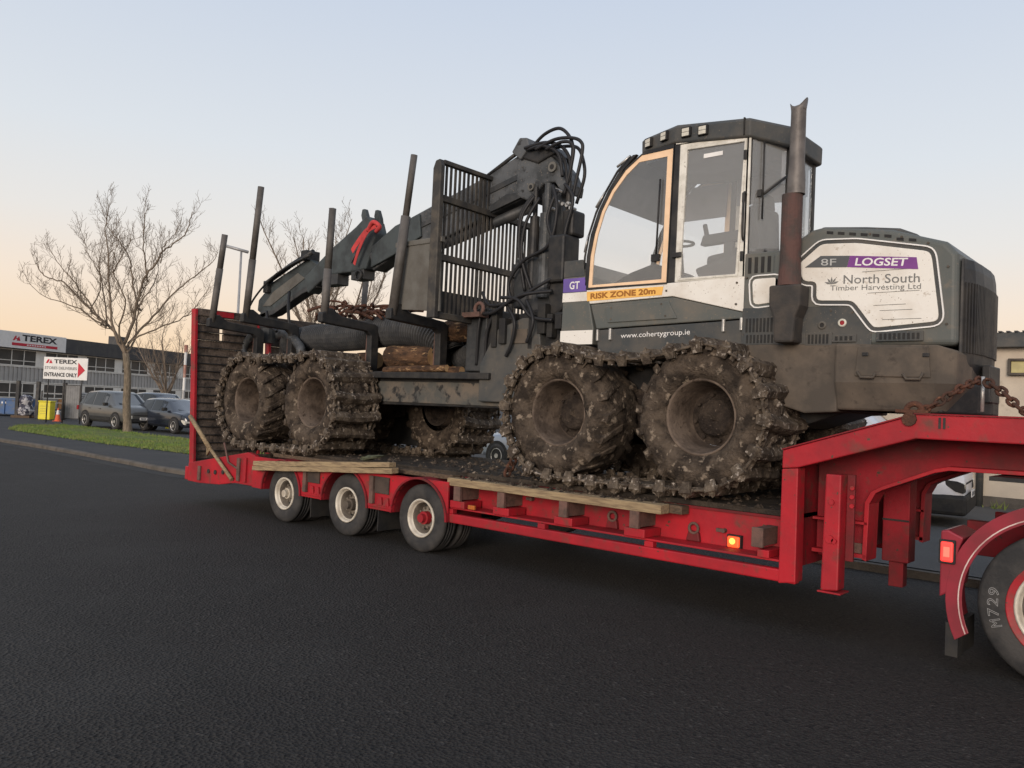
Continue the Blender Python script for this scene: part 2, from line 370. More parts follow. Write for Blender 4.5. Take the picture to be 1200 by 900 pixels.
while x < -8:
    x1 = x+(.915 if x > -34 else 1.8); ya, yb = kerb_y(x), kerb_y(x1); d = Vector((x1-x, yb-ya, 0)).normalized(); n = Vector((-d.y, d.x, 0)); L_ = (Vector((x1-x, yb-ya, 0))).length
    b = MB(); X = Matrix(((d.x, n.x, 0, x), (d.y, n.y, 0, ya), (0, 0, 1, rnd.uniform(-.006, .006)), (0, 0, 0, 1)))
    h = .075 if x > -30 else .09
    b.prism([(-.012, -.02), (.135, -.02), (.135, h+.025), (.03, h+.025), (-.012, h)], .008, L_-.008, 'x', X=X @ Matrix(((1, 0, 0, 0), (0, 1, 0, 0), (0, 0, 1, 0), (0, 0, 0, 1))))
    b.build('kerb_stone', kerb_m, kb, .006); x = x1
# grass verge
GP = [(-35.6, 4.75), (-30, 4.35), (-25.2, 4.05), (-20.4, 4.25), (-13, 4.8), (-11, 6.5), (-12, 9.2), (-20, 9.0), (-28.6, 8.5), (-33.5, 8.75), (-38, 8.9), (-40.6, 8.6), (-39.5, 6.3)]
def inside(x, y):
    r = False
    for (xa, ya), (xb, yb) in zip(GP, GP[1:]+GP[:1]):
        if (ya > y) != (yb > y) and x < (xb-xa)*(y-ya)/(yb-ya)+xa: r = not r
    return r
b = MB(); v = [(x_, y_, .116+hgt(x_, y_)) for x_, y_ in GP]+[(-26, 6.5, .15+hgt(-26, 6.5))]
n = len(GP); b.add(v, [(i, (i+1) % n, n) for i in range(n)], True); structure(b.build('verge', soil, None, origin=(0, 0, 0)))
b = MB(); rnd = random.Random(9); k = 0
while k < 26000:
    x_, y_ = rnd.uniform(-41, -11), rnd.uniform(4, 9.3)
    if not inside(x_+rnd.gauss(0, .06), y_+rnd.gauss(0, .06)): continue
    a = rnd.uniform(0, 6.28); h = rnd.uniform(.02, .06)*(1.4 if noise.noise(Vector((x_*.9, y_*.9, 0))) > .1 else .9); q = .016
    z = .105+hgt(x_, y_)+.03
    b.add([(x_-q*math.cos(a), y_-q*math.sin(a), z-.03), (x_+q*math.cos(a), y_+q*math.sin(a), z-.03), (x_+rnd.uniform(-.05, .05), y_+rnd.uniform(-.05, .05), z+h)], [(0, 1, 2)]); k += 1
structure(b.build('grass', grass_m, None, origin=(0, 0, 0), recalc=False), 'stuff')

# ================================================================ bare trees
bark_t = M('grey_brown_bark', (.23, .185, .135), (.13, .105, .075), 6, .9, 0, 1., 18, (.4, .6), stretch=(3, 3, .8))
twig_m = M('twig_bark', (.21, .165, .125), (.14, .11, .085), 4, .9)
def twigs(b, pts, r0, lv, rnd, dens=1.0):
    """one limb as a tapering tube, with side shoots that leave it sideways and bend upward"""
    k = len(pts); L = [0]
    for i in range(1, k): L.append(L[-1]+(pts[i]-pts[i-1]).length)
    T = max(L[-1], 1e-6)
    b.tube(pts, [max(.0048, r0*(1-.80*q/T)) for q in L], (7, 5, 4, 3)[lv], caps=False)
    if lv >= 3: return
    gap = (.34, .25, .20)[lv]/dens; t = T*(.16 if lv else .22); side = rnd.choice((-1, 1))
    while t < T:
        i = next(j for j in range(1, k) if L[j] >= t); p = pts[i-1].lerp(pts[i], (t-L[i-1])/(L[i]-L[i-1]+1e-9)); ax = (pts[i]-pts[i-1]).normalized()
        o = ax.orthogonal().normalized(); o = Matrix.Rotation(rnd.uniform(0, 6.283), 3, ax) @ o; o = (o+Vector((0, 0, .25))).normalized()
        ln = (rnd.uniform(.6, 1.45), rnd.uniform(.28, .7), rnd.uniform(.15, .36))[lv]*(1.1-.45*t/T)
        d = (ax*.62+o*.78).normalized(); q = p.copy(); P = [q.copy()]; n = (7, 5, 3)[lv]
        for m in range(n):
            d = (d+Vector((rnd.gauss(0, .09), rnd.gauss(0, .09), .15+rnd.gauss(0, .05)))).normalized(); q = q+d*(ln/n); P.append(q.copy())
        twigs(b, P, max(.0052, r0*(1-.8*t/T)*.42), lv+1, rnd, dens)
        t += gap*rnd.uniform(.6, 1.5)
def tree(label, base, height, trunk_r, fork, limbs, seed, spread=.8, lean=(0, 0), shape=None, dens=1.0):
    rnd = random.Random(seed); T = thing('bare_tree', label, 'tree', base, 'bare roadside trees'); base = Vector(base)
    b = MB(); P = [base+Vector((lean[0]*t**1.5, lean[1]*t**1.5, fork*t))+Vector((.03*math.sin(t*7+seed), .02*math.cos(t*9), 0)) for t in [i/8 for i in range(9)]]
    b.tube([P[0]-Vector((0, 0, .1))]+P, [trunk_r*1.45, trunk_r*1.2]+[trunk_r*(1.0-.22*i/8) for i in range(1, 9)], 12)
    b.build('trunk', bark_t, T)
    b = MB(); sc = height/9.5
    if shape:
        for r_, dz, pl in shape:
            n = len(pl); Q = [Vector((base.x+RGT2.x*x+FWD2.x*dz*i/n, base.y+RGT2.y*x+FWD2.y*dz*i/n, z)) for i, (x, z) in enumerate(pl)]
            twigs(b, [q+Vector((rnd.gauss(0, .02), rnd.gauss(0, .02), rnd.gauss(0, .02))) for q in smoothpath(Q, 5)], r_*.74, 0, rnd, dens)
    else:
        for k in range(limbs):
            a = 2*math.pi*(k+rnd.uniform(-.3, .3))/limbs; tilt = rnd.uniform(.3, spread) if k else .1
            d = Vector((math.cos(a)*math.sin(tilt), math.sin(a)*math.sin(tilt), math.cos(tilt))); q = P[8-k % 3]+Vector((0, 0, .03)); Q = [q.copy()]; ln = (height-fork)*rnd.uniform(.8, 1.05)
            for m in range(12):
                d = (d+Vector((rnd.gauss(0, .07), rnd.gauss(0, .07), .05+rnd.gauss(0, .04)))).normalized(); q = q+d*(ln/12); Q.append(q.copy())
            twigs(b, Q, trunk_r*rnd.uniform(.34, .46), 0, rnd, dens)
    b.build('crown', twig_m, T, recalc=False)
    return T
def at_depth(px, d, z=None):       # plan position d metres along the view and px across the photo
    lat = (px-600)/965*d; p = Vector((0, -6.44))+FWD2*d+RGT2*lat
    return (p.x, p.y, .10+hgt(p.x, p.y) if z is None else z)
LIMBS = [(.095, .8, [(-.22, 3.1), (-.41, 3.52), (-.96, 4.19), (-1.8, 4.86), (-2.54, 5.53), (-3.19, 6.05), (-3.97, 6.25), (-4.41, 6.67), (-4.54, 7.09)]),
    (.085, -.6, [(-.25, 3.2), (-.52, 3.62), (-.76, 4.38), (-.92, 5.6), (-.99, 7.18), (-1.15, 8.23), (-1.02, 9.1)]),
    (.06, .7, [(.25, 5.0), (.11, 5.23), (-.21, 6.16), (-.43, 7.1), (-.92, 7.85), (-1.54, 8.49), (-1.65, 9.1)]),
    (.10, -.7, [(-.2, 3.1), (-.3, 3.52), (.07, 4.59), (.25, 5.41), (.49, 6.3), (.98, 6.99), (1.28, 7.46), (1.93, 7.9), (2.29, 8.45), (2.43, 9.0)]),
    (.05, -.9, [(.47, 6.2), (.45, 7.0), (.39, 7.59), (.49, 8.58), (.55, 9.35)]), (.075, 1.0, [(-.2, 3.3), (-.17, 3.63), (.49, 4.61), (1.32, 5.7), (1.99, 6.43), (2.83, 7.24), (3.0, 7.7)]),
    (.055, -1.0, [(-1.1, 4.25), (-1.18, 4.36), (-1.64, 5.11), (-2.2, 5.89), (-2.76, 6.61), (-3.29, 7.43)]), (.05, 1.1, [(-1.15, 4.3), (-1.19, 4.43), (-1.45, 5.58), (-1.81, 6.61), (-2.37, 7.29), (-2.72, 8.08)]),
    (.055, 1.2, [(-.2, 3.5), (.17, 3.95), (1.13, 4.43), (1.96, 4.95), (2.48, 5.75), (2.74, 6.29)]), (.05, -1.3, [(-1.2, 4.35), (-1.33, 4.42), (-2.16, 4.98), (-3.23, 5.32), (-3.84, 5.8)]),
    (.035, .6, [(.98, 6.99), (1.05, 7.8), (1.45, 8.41), (1.52, 9.0)]), (.035, -.5, [(-.96, 6.48), (-.47, 7.34), (-.07, 7.9)]), (.04, 1.3, [(-1.8, 4.86), (-1.6, 5.92), (-1.87, 7.14), (-1.85, 8.1)]),
    (.06, 2.6, [(-.2, 3.2), (-.1, 4.0), (-.3, 5.2), (.1, 6.4), (.0, 7.6)]), (.06, -2.6, [(-.2, 3.3), (-.3, 4.1), (.1, 5.3), (-.2, 6.4), (.2, 7.5)])]
tree('tall bare tree with wide fan-shaped crown standing on the grass before the grey car', (-34.1, 8.6, -.05), 9.4, .165, 3.25, 0, 21, lean=(-.16, -.14), shape=LIMBS, dens=1.4)
tree('smaller bare tree behind the dark cars near the building', at_depth(196, 52), 6.0, .16, 1.7, 9, 5, dens=1.1)
tree('bare tree rising behind the crane boom and the load stakes', at_depth(376, 34), 9.7, .19, 3.2, 10, 12, lean=(.1, .1), spread=.85, dens=1.4)

# ================================================================ factory building
wall_b = M('grey_ribbed_cladding', (.42, .405, .385), (.36, .35, .335), 1.2, .7)
dark_b = M('dark_roof_fascia', (.06, .06, .064), (.08, .078, .075), 2, .7)
cream_b = M('cream_panel', (.74, .71, .65), (.64, .62, .57), 2, .6)
win_b = M('dim_window_glass', (.035, .037, .038), (.075, .07, .064), .5, .35)
sign_w = M('sign_white', (.72, .71, .69), (.66, .65, .63), 4, .5)
sign_red = M('sign_red', (.5, .03, .05)); sign_blk = M('sign_black', (.03, .03, .035)); sign_grey = M('sign_grey', (.22, .22, .22))
BL = Vector((-67.4, 14.2, 0)); BD = Vector((-.4754, .8798, 0)); BN = Vector((.8798, .4754, 0))
BX = Matrix(((BD.x, -BN.x, 0, BL.x), (BD.y, -BN.y, 0, BL.y), (0, 0, 1, 0), (0, 0, 0, 1)))   # local x along the front, local y into the building
FB = thing('factory_building', 'long two-storey grey factory building with dark roof band and rows of windows', 'building', tuple(BL+BD*20))
def bpart(name, m, parent, fn, bev=0):
    b = MB(); fn(b); b.v = [tuple(BX @ Vector(p)) for p in b.v]; return b.build(name, m, parent, bev)
bpart('wall', wall_b, FB, lambda b: b.box(-14, 62, .12, 22, -.3, 4.4))
bpart('roof_fascia', dark_b, FB, lambda b: b.box(-14.3, 62.3, -.25, 22.3, 4.405, 5.5))
bpart('roof', dark_b, FB, lambda b: b.prism([(-.25, 5.505), (22.3, 5.505), (11, 6.1)], -14.3, 62.3, 'x') if False else b.box(-14, 62, .2, 22, 5.505, 5.6))
def ribs(b):
    x = -13.9
    while x < 62: b.box(x, x+.12, .05, .119, 2.0, 3.06); x += .4
o = bpart('cladding_rib', wall_b, FB, ribs); o['kind'] = 'stuff'
for z0, z1 in ((3.06, 3.12), (1.92, 1.99)): bpart('string_course', cream_b, FB, lambda b: b.box(-14, 62, .04, .118, z0, z1))
x = -13.6; bay = 4.35; k = 0
while x < 58:
    for (z0, z1) in ((3.14, 4.36), (.75, 1.88)):
        f = bpart('window', cream_b, FB, lambda b: (b.box(x, x+3.5, .05, .115, z0, z0+.07), b.box(x, x+3.5, .05, .115, z1-.06, z1), *[b.box(x+q*1.145, x+q*1.145+.065, .05, .115, z0+.071, z1-.061) for q in range(4)], *[b.box(x+q*1.145+.066, x+q*1.145+1.144, .06, .114, z0+.36, z0+.41) for q in range(3)]))
        for q in range(3): bpart('pane', win_b, f, lambda b: b.box(x+q*1.145+.067, x+q*1.145+1.143, .085, .118, z0+.072, z1-.062))
        bpart('wall_panel', cream_b, FB, lambda b: b.box(x+3.505, x+bay-.005, .06, .116, z0, z1))
    x += bay; k += 1
bpart('shutter_door', M('orange_door', (.42, .2, .08), (.35, .2, .1), 2, .7), FB, lambda b: b.box(5.4, 9.2, -.02, .045, -.2, .72))
bpart('chimney', dark_b, FB, lambda b: b.box(19.4, 20.4, 6, 7.2, 5.61, 6.9))
# sign on the factory
FS = thing('factory_sign', 'long white company sign with red underline on the factory roof band', 'sign', tuple(BX @ Vector((0, -.3, 4.4))))
bpart('board', sign_w, FS, lambda b: b.box(-6, 5.4, -.36, -.255, 4.42, 5.62), .01)
tb = lambda name, s_, m, x0, z, w_, h_, **k: text(name, s_, m, FS, BX @ Vector((x0, -.365, z)), w_, h_, BD, (0, 0, 1), thick=.01, **k)
tb('lettering', 'TEREX', sign_blk, 1.05, 5.0, 3.4, .46, bold=.03)
bpart('underline', sign_red, FS, lambda b: b.box(.15, 4.5, -.375, -.361, 4.62, 4.82))
tb('small_lettering', 'WORKS FOR YOU', sign_w, 1.6, 4.67, 1.9, .1) if False else None
bpart('logo', sign_red, FS, lambda b: (b.prism([(.2, 4.98), (.42, 5.32), (.55, 5.32), (.38, 4.98)], -.375, -.361), b.prism([(.55, 4.98), (.62, 5.12), (.75, 5.32), (.88, 4.98)], -.375, -.361), b.box(.3, .8, -.378, -.376, 5.1, 5.17)))
bpart('underline_print', sign_w, FS, lambda b: [b.box(1.5+.24*i, 1.66+.24*i, -.38, -.376, 4.68, 4.76) for i in range(8)])
# entrance sign on posts
p0, p1 = Vector((-43.5, 8.56, 0)), Vector((-41.9, 9.97, 0)); ed = (p1-p0).normalized(); en = Vector((ed.y, -ed.x, 0)); EWd = (p1-p0).length
ES = thing('entrance_sign', 'white entrance sign with large red arrow standing on thin posts behind the fence', 'sign', (-42.7, 9.26, -.05))
EXM = Matrix(((ed.x, -en.x, 0, p0.x), (ed.y, -en.y, 0, p0.y), (0, 0, 1, 0), (0, 0, 0, 1)))
def epart(name, m, parent, fn, bev=0):
    b = MB(); fn(b); b.v = [tuple(EXM @ Vector(p)) for p in b.v]; return b.build(name, m, parent, bev)
epart('board', sign_w, ES, lambda b: b.box(0, EWd, 0, .05, 2.07, 3.14), .008)
for x in (.22, 1.0, 1.85): epart('post', blk_st, ES, lambda b: b.tube([(x, .1, -.1), (x, .1, 3.0)], .03, 8))
et = lambda name, s_, m, x0, z, w_, h_, **k: text(name, s_, m, ES, EXM @ Vector((x0, -.004, z)), w_, h_, ed, (0, 0, 1), thick=.004, **k)
et('lettering', 'TEREX', sign_blk, .5, 2.84, 1.12, .2, bold=.03)
et('lettering', 'STORES DELIVERIES', sign_grey, .06, 2.55, 1.56, .14, bold=.02); et('lettering', 'ENTRANCE ONLY', sign_blk, .06, 2.2, 1.58, .2, bold=.03)
epart('arrow', sign_red, ES, lambda b: b.prism([(1.68, 2.2), (1.68, 2.92), (2.02, 2.56)], -.012, -.002))
epart('logo', sign_red, ES, lambda b: (b.prism([(.1, 2.84), (.2, 3.03), (.28, 3.03), (.2, 2.84)], -.012, -.002), b.prism([(.26, 2.84), (.34, 3.03), (.42, 2.84)], -.012, -.002)))

# ================================================================ yard clutter at the far left
blue_m = M('blue_skip_paint', (.06, .12, .26), (.09, .13, .2), 3, .6, 0, .1, 10, c3=(.2, .15, .1), s3=6)
yel_m = M('yellow_plastic', (.72, .62, .05), (.62, .54, .05), 4, .5)
con_or = M('cone_orange', (.6, .12, .05)); fence_m = M('grey_fence_panel', (.2, .2, .2), (.16, .16, .16), 3, .6)
def frame_at(px, d, ang=0):
    p = at_depth(px, d); a = math.atan2(RGT2.y, RGT2.x)+ang; return p, a
p, a = frame_at(4, 46); sk = thing('waste_skip', 'blue steel waste skip at the left edge of the yard', 'skip', p, rotz=a)
b = MB(); b.prism([(-2.1, .12), (-2.3, .98), (.95, .98), (.8, .12)], 0, 1.7); b.build('body', blue_m, sk, .02)
b = MB(); b.box(-2.32, .97, -.05, -.001, .90, 1.0); b.build('rim', blue_m, sk, .01)
for x in (-1.5, -.7, .1): b = MB(); b.box(x, x+.1, -.06, -.001, .12, .89); b.build('rib', blue_m, sk)
b = MB(); b.box(.0, .25, -.02, -.001, .7, .8); b.build('label_plate', sign_w, sk)
p, a = frame_at(54, 43); yb = thing('grit_bin', 'bright yellow upright panel bin beside the gate post', 'bin', p, rotz=a)
b = MB(); b.box(-.31, .31, 0, .5, .02, .93); b.build('body', yel_m, yb, .03)
b = MB(); b.box(-.33, .33, -.03, .53, .935, 1.0); b.build('lid', yel_m, yb, .02)
b = MB(); [b.box(-.2, .2-.03*i, -.006, -.001, .7-.13*i, .74-.13*i) for i in range(4)]; b.build('faded_print', M('faded_print', (.5, .44, .08)), yb)
p, a = frame_at(70.5, 42); tc = thing('traffic_cone', 'orange and white traffic cone standing beside the yellow bin', 'cone', p, rotz=a)
b = MB(); b.cyl((0, 0, .03), .14, 0, .32, 16, 'z', .085); b.build('lower_cone', con_or, tc); b = MB(); b.cyl((0, 0, .352), .083, 0, .22, 16, 'z', .05); b.build('white_sleeve', sign_w, tc)
b = MB(); b.cyl((0, 0, .574), .048, 0, .12, 16, 'z', .02); b.build('tip', con_or, tc); b = MB(); b.box(-.18, .18, -.18, .18, 0, .028); b.build('base', con_or, tc, .01)
for px, lab in ((22.5, 'dark gate post nearest the blue skip'), (46, 'dark gate post directly left of the yellow bin'), (77, 'dark gate post directly right of the traffic cone')):
    p, a = frame_at(px, 44.5); b = MB(); b.box(-.09, .09, -.09, .09, 0, 2.0, X=Matrix.Translation(p) @ Matrix.Rotation(a, 4, 'Z')); tag(b.build('gate_post', blk_st, None, .01), lab, 'post', 'gate posts')
p, a = frame_at(86.5, 44.3); gf = thing('yard_gate', 'grey sheeted gate panel with dark frame behind the grey car', 'gate', p, rotz=a)
b = MB(); b.ring([(-.42, 0.05), (.42, .05), (.42, 1.9), (-.42, 1.9)], [(-.37, .1), (.37, .1), (.37, 1.85), (-.37, 1.85)], -.03, .03); b.build('frame', blk_st, gf)
for i in range(6): b = MB(); b.box(-.365+.122*i, -.25+.122*i, -.01, .01, .105, 1.845); b.build('gate_sheet', fence_m, gf)
p, a = frame_at(99, 45); ws = thing('notice_board', 'small white square notice behind the grey car roof', 'notice', p, rotz=a)
b = MB(); b.box(-.2, .2, 0, .03, .98, 1.5); b.build('board', sign_w, ws); b = MB(); [b.box(-.14, .12-.05*(i % 2), -.006, -.001, 1.38-.1*i, 1.42-.1*i) for i in range(4)]; b.build('print', sign_grey, ws)
b = MB(); b.box(-.03, .03, .031, .06, 0, 1.4); b.build('post', blk_st, ws)
p, a = frame_at(32, 44.8); mb_ = thing('wrapped_pallet', 'pallet of pale goods under crumpled film between the gate posts', 'pallet', p, rotz=a)
b = MB(); rnd = random.Random(3); n = 12; v = []
for z, s_ in ((.14, 1), (.4, 1.1), (.7, .8), (.95, .95), (1.15, .7), (1.25, .3)):
    for k in range(n): aa = 2*math.pi*k/n; r_ = .42*s_*rnd.uniform(.88, 1.12); v.append((r_*math.cos(aa), r_*math.sin(aa), z))
b.add(v, [(i*n+k, i*n+(k+1) % n, (i+1)*n+(k+1) % n, (i+1)*n+k) for i in range(5) for k in range(n)]+[tuple(range(n))[::-1], tuple(range(5*n, 6*n))]); b.build('goods', M('pale_film', (.42, .41, .42), (.05, .05, .07), 5, .45, 0, .5, 20, (.46, .52)), mb_)
for y in (-.4, 0, .4): b = MB(); b.box(-.5, .5, y-.06, y+.06, .0, .13); b.build('bearer', timber_dk, mb_)
# palisade behind the gate line
p, a = frame_at(130, 48); pf = thing('mesh_fence', 'low dark fence with grey rails running behind the parked cars', 'fence', p, rotz=a)
for i in range(9): b = MB(); b.box(-4+i*1.5, -3.94+i*1.5, 0, .06, 0, 1.5); b.build('fence_post', blk_st, pf)
for i in range(8):
    for z in (.3, .8, 1.35): b = MB(); b.box(-3.935+i*1.5, -2.505+i*1.5, .01, .04, z, z+.04); b.build('fence_rail', fence_m, pf)
# street lamp, marker pole, bollard
p = at_depth(274.5, 45); sl = thing('street_lamp', 'tall pale street lamp with a flat two-ended head behind the stakes', 'street lamp', p)
lm = M('galvanised_pole', (.36, .36, .36), (.3, .3, .3), 3, .5, .3)
b = MB(); b.tube([(p[0], p[1], p[2]), (p[0], p[1], 3), (p[0], p[1], 9.55)], [.10, .085, .06], 10); b.build('pole', lm, sl)
q = Vector(p); b = MB(); e0, e1 = q+Vector((RGT2.x, RGT2.y, 0))*-.9, q+Vector((RGT2.x, RGT2.y, 0))*.38
b.tube([Vector((e0.x, e0.y, 9.86)), Vector((e1.x, e1.y, 9.56))], .085, 8); b.build('lamp_head', lm, sl)
band_m = M('faded_red_band', (.36, .17, .13), (.45, .3, .25), 3, .7)
p = at_depth(216, 40); mp = thing('banded_pole', 'slim pole with red and white bands left of the ramp', 'pole', p)
for i in range(7): b = MB(); b.cyl(p, .065 if i < 6 else .09, i*.62, i*.62+(.618 if i < 6 else .35), 10, 'z'); b.build('band', [lm, lm, lm, sign_w, band_m, sign_w, band_m][i], mp)
p = at_depth(201.5, 39.5); bo = thing('bollard', 'lime yellow domed bollard top showing behind the black car', 'bollard', p)
b = MB(); b.cyl(p, .17, 0, .95, 16, 'z'); b.build('shaft', yel_m, bo); b = MB(); b.lathe([(.19*math.cos(t*math.pi/12), .19*math.sin(t*math.pi/12)) for t in range(7)], (p[0], p[1], p[2]+.951), 18, ax='z'); b.build('dome', M('lime_dome', (.55, .72, .08)), bo)

# ================================================================ building and vehicles behind the gooseneck
render_m = M('cream_render', (.52, .45, .36), (.44, .38, .31), 1.4, .9, 0, .25, 30, (.4, .65), c3=(.3, .26, .2), s3=3, cut3=(.62, .8))
RB = thing('rendered_building', 'single-storey cream rendered building with dark fascia behind the gooseneck', 'building', (5, 15, 0))
b = MB(); b.box(-6.5, 22, 12.8, 22, -.1, 3.36); b.build('wall', render_m, RB)
b = MB(); b.box(-6.7, 22.2, 12.55, 22.2, 3.363, 3.66); b.build('fascia', grn_dk, RB, .01)
b = MB(); [b.box(-6.7+.14*i, -6.64+.14*i, 12.50, 12.75, 3.662, 3.685) for i in range(200)]; o = b.build('roof_ridge', dark_b, RB); o['kind'] = 'stuff'
b = MB(); b.tube([(-3.92, 12.72, .1), (-3.92, 12.72, 3.35)], .07, 10); b.build('downpipe', grn_dk, RB)
b = MB(); b.box(-6.4, 22, 12.77, 12.795, .0, .32); b.build('plinth', kerb_m, RB)
lampm = M('aged_yellow_lens', (.46, .41, .2), (.38, .33, .17), 6, .4)
b = MB(); b.ring([(-3.47, 2.80), (-2.75, 2.80), (-2.75, 3.14), (-3.47, 3.14)], [(-3.42, 2.85), (-2.80, 2.85), (-2.80, 3.09), (-3.42, 3.09)], 12.68, 12.797); wlmp = b.build('window', brown_st, RB, .01)
b = MB(); b.box(-3.415, -2.805, 12.74, 12.79, 2.855, 3.085); b.build('pane', lampm, wlmp)
b = MB(); rnd = random.Random(8)
for k in range(70):
    x_ = rnd.uniform(-4.9, -3.4) if k % 3 else rnd.uniform(-3, 3); y_ = 12.6+rnd.uniform(-.25, .1); a = rnd.uniform(0, 6.28); h = rnd.uniform(.06, .22); z = .09
    b.add([(x_-.02*math.cos(a), y_-.02*math.sin(a), z), (x_+.02*math.cos(a), y_+.02*math.sin(a), z), (x_+rnd.uniform(-.1, .1), y_+rnd.uniform(-.1, .1), z+h)], [(0, 1, 2)])
structure(b.build('weeds', grass_m, None, origin=(0, 0, 0), recalc=False), 'stuff')

def car(name, label, cat, loc, rotz, paint, st, W, wb, R_, clad=None, group=None, plate=True, screen=(5, 6), winspan=(1, 5), rimm=None):
    # st: stations from tail to nose (x, z under, belt, top, roof half width, body half width)
    T = thing(name, label, cat, loc, group, rotz=rotz)
    n = len(st); b = MB(); v = []
    for (x, zb, bl, zt, wt, wb_) in st:
        half = [(wb_*.86, zb), (wb_*.985, zb+.10), (wb_, (zb+bl)/2), (wb_*.985, bl-.06), (wb_*.955, bl), (wt+.02, max(zt-.06, bl+.004)), (wt*.82, zt), (wt*.3, zt+.012)]
        v += [(x, y, z) for y, z in half]+[(x, -y, z) for y, z in half[::-1]]
    m = 16
    f = [(i*m+k, i*m+(k+1) % m, (i+1)*m+(k+1) % m, (i+1)*m+k) for i in range(n-1) for k in range(m)]+[tuple(range(m))[::-1], tuple(range((n-1)*m, n*m))]
    b.add(v, f, True); body = b.build('body', paint, T, .02)
    G = lambda i, k: Vector(v[i*m+k])
    def pane(nm, q, off, mat_, pr):
        q = [Vector(p) for p in q]; c = sum(q, Vector())/len(q); nn = (q[1]-q[0]).cross(q[2]-q[0]).normalized()
        if nn.dot(c-Vector((0, 0, .6))) < 0: nn = -nn
        o_ = [p+nn*off for p in q]; i_ = [p-nn*.03 for p in q]; k = len(q); bb = MB()
        bb.add(o_+i_, [tuple(range(k)), tuple(range(k, 2*k))[::-1]]+[(a_, (a_+1) % k, k+(a_+1) % k, k+a_) for a_ in range(k)]); return bb.build(nm, mat_, pr)
    sh = lambda q, s_=.9: [p.lerp(sum(q, Vector())/len(q), 1-s_) for p in q]
    for i in range(winspan[0], winspan[1]):
        for ks in ((4, 5), (11, 10)):
            q = [G(i, ks[0]), G(i+1, ks[0]), G(i+1, ks[1]), G(i, ks[1])]; c = sum(q, Vector())/4
            q = [p+(c-p)*.07+Vector(((c.x-p.x)*.04, 0, 0)) for p in q]; pane('side_window', q, .008, carglass, T)
    i, j = screen; q = [G(i, 5), G(i, 6), G(i, 9), G(i, 10), G(j, 10), G(j, 9), G(j, 6), G(j, 5)]
    q = [G(i, 5), G(i, 6), G(i, 9), G(i, 10), G(j, 10), G(j, 9), G(j, 6), G(j, 5)]
    pane('windscreen', sh(q, .94), .02, carglass, T)
    q = [G(0, 6), G(0, 9), G(1, 9), G(1, 6)]; pane('rear_window', sh(q, .85), .008, carglass, T)
    xf = st[-1][0]
    rnm = rimm or silver
    for x in (wb[0], wb[1]):
        for s in (-1, 1):
            y = s*(W/2-.10)
            bb = MB(); bb.prism([(x+(R_+.075)*math.cos(R(t)), R_+(R_+.075)*math.sin(R(t))) for t in range(-20, 201, 12)], s*(W/2-.03), s*(W/2+.004)); bb.build('wheel_arch', blk, T)
            bb = MB(); bb.lathe([(R_*.62, s*.10), (R_*.66, s*.125), (R_*.9, s*.125), (R_, s*.10), (R_, s*-.1)], (x, y, R_), 26); w_ = bb.build('wheel', tyre_m, T)
            bb = MB(); bb.cyl((x, y, R_), R_*.2, s*.07, s*.12, 10); bb.lathe([(R_*.63, s*.11), (R_*.58, s*.125), (R_*.56, s*.08)], (x, y, R_), 26)
            for k in range(5):
                a_ = 2*math.pi*k/5+.3; d1 = Vector((math.cos(a_), 0, math.sin(a_))); d2 = Vector((-d1.z, 0, d1.x)); c = Vector((x, y+s*.10, R_))
                bb.add([c+d1*R_*.15-d2*.045, c+d1*R_*.6-d2*.035, c+d1*R_*.6+d2*.035, c+d1*R_*.15+d2*.045, c+d1*R_*.15+Vector((0, -s*.03, 0)), c+d1*R_*.6+Vector((0, -s*.03, 0))], [(0, 1, 2, 3), (0, 4, 5, 1), (3, 2, 5, 4)])
            bb.build('rim', rnm, w_)
    nz = st[-1]; z0 = nz[2]
    bb = MB(); bb.box(xf-.05, xf+.012, -.55, .55, nz[1]+.30, z0-.09); bb.build('grille', blk, T, .01)
    bb = MB(); bb.box(xf-.2, xf+.02, -W/2+.10, W/2-.10, nz[1]-.02, nz[1]+.14); bb.build('bumper', blk if clad else paint, T, .03)
    for s in (-1, 1):
        bb = MB(); bb.prism([(xf-.42, z0-.03), (xf-.10, z0-.06), (xf+.006, z0-.10), (xf+.008, z0-.24), (xf-.12, z0-.22)], s*(W/2-.33), s*(W/2-.045)); hl = bb.build('headlight', blk if cat == 'van' else lens_m, T, .01)
        if cat == 'van':
            bb = MB(); bb.cyl((xf-.08, s*(W/2-.12), z0-.13), .05, 0, .092, 12, 'x'); bb.build('lamp_bulb', lens_m, hl)
        bb = MB(); bb.box(.55, .72, s*(W/2-.02), s*(W/2+.17), st[3][2]+.02, st[3][2]+.16); bb.build('wing_mirror', blk, T, .03)
        for xh in (-.1, -1.05): bb = MB(); bb.box(xh, xh+.16, s*(W/2-.02), s*(W/2+.02), st[3][2]-.14, st[3][2]-.11); bb.build('door_handle', paint, T)
        bb = MB(); bb.box(st[0][0]-.01, st[0][0]+.12, s*(W/2-.30), s*(W/2-.03), st[0][2]-.22, st[0][2]-.02); bb.build('tail_light', lamp_off, T, .01)
        if clad and cat == 'van' and s > 0:
            bb = MB(); bb.box(xf-.85, xf+.05, -W/2-.012, W/2+.012, .20, .52); bb.build('bumper_wrap', blk, T, .06)
        if clad:
            bb = MB(); bb.box(wb[0]+R_+.1, wb[1]-R_-.1, s*(W/2-.05), s*(W/2+.006), nz[1], nz[1]+.16); bb.build('sill_cladding', clad, T, .01)
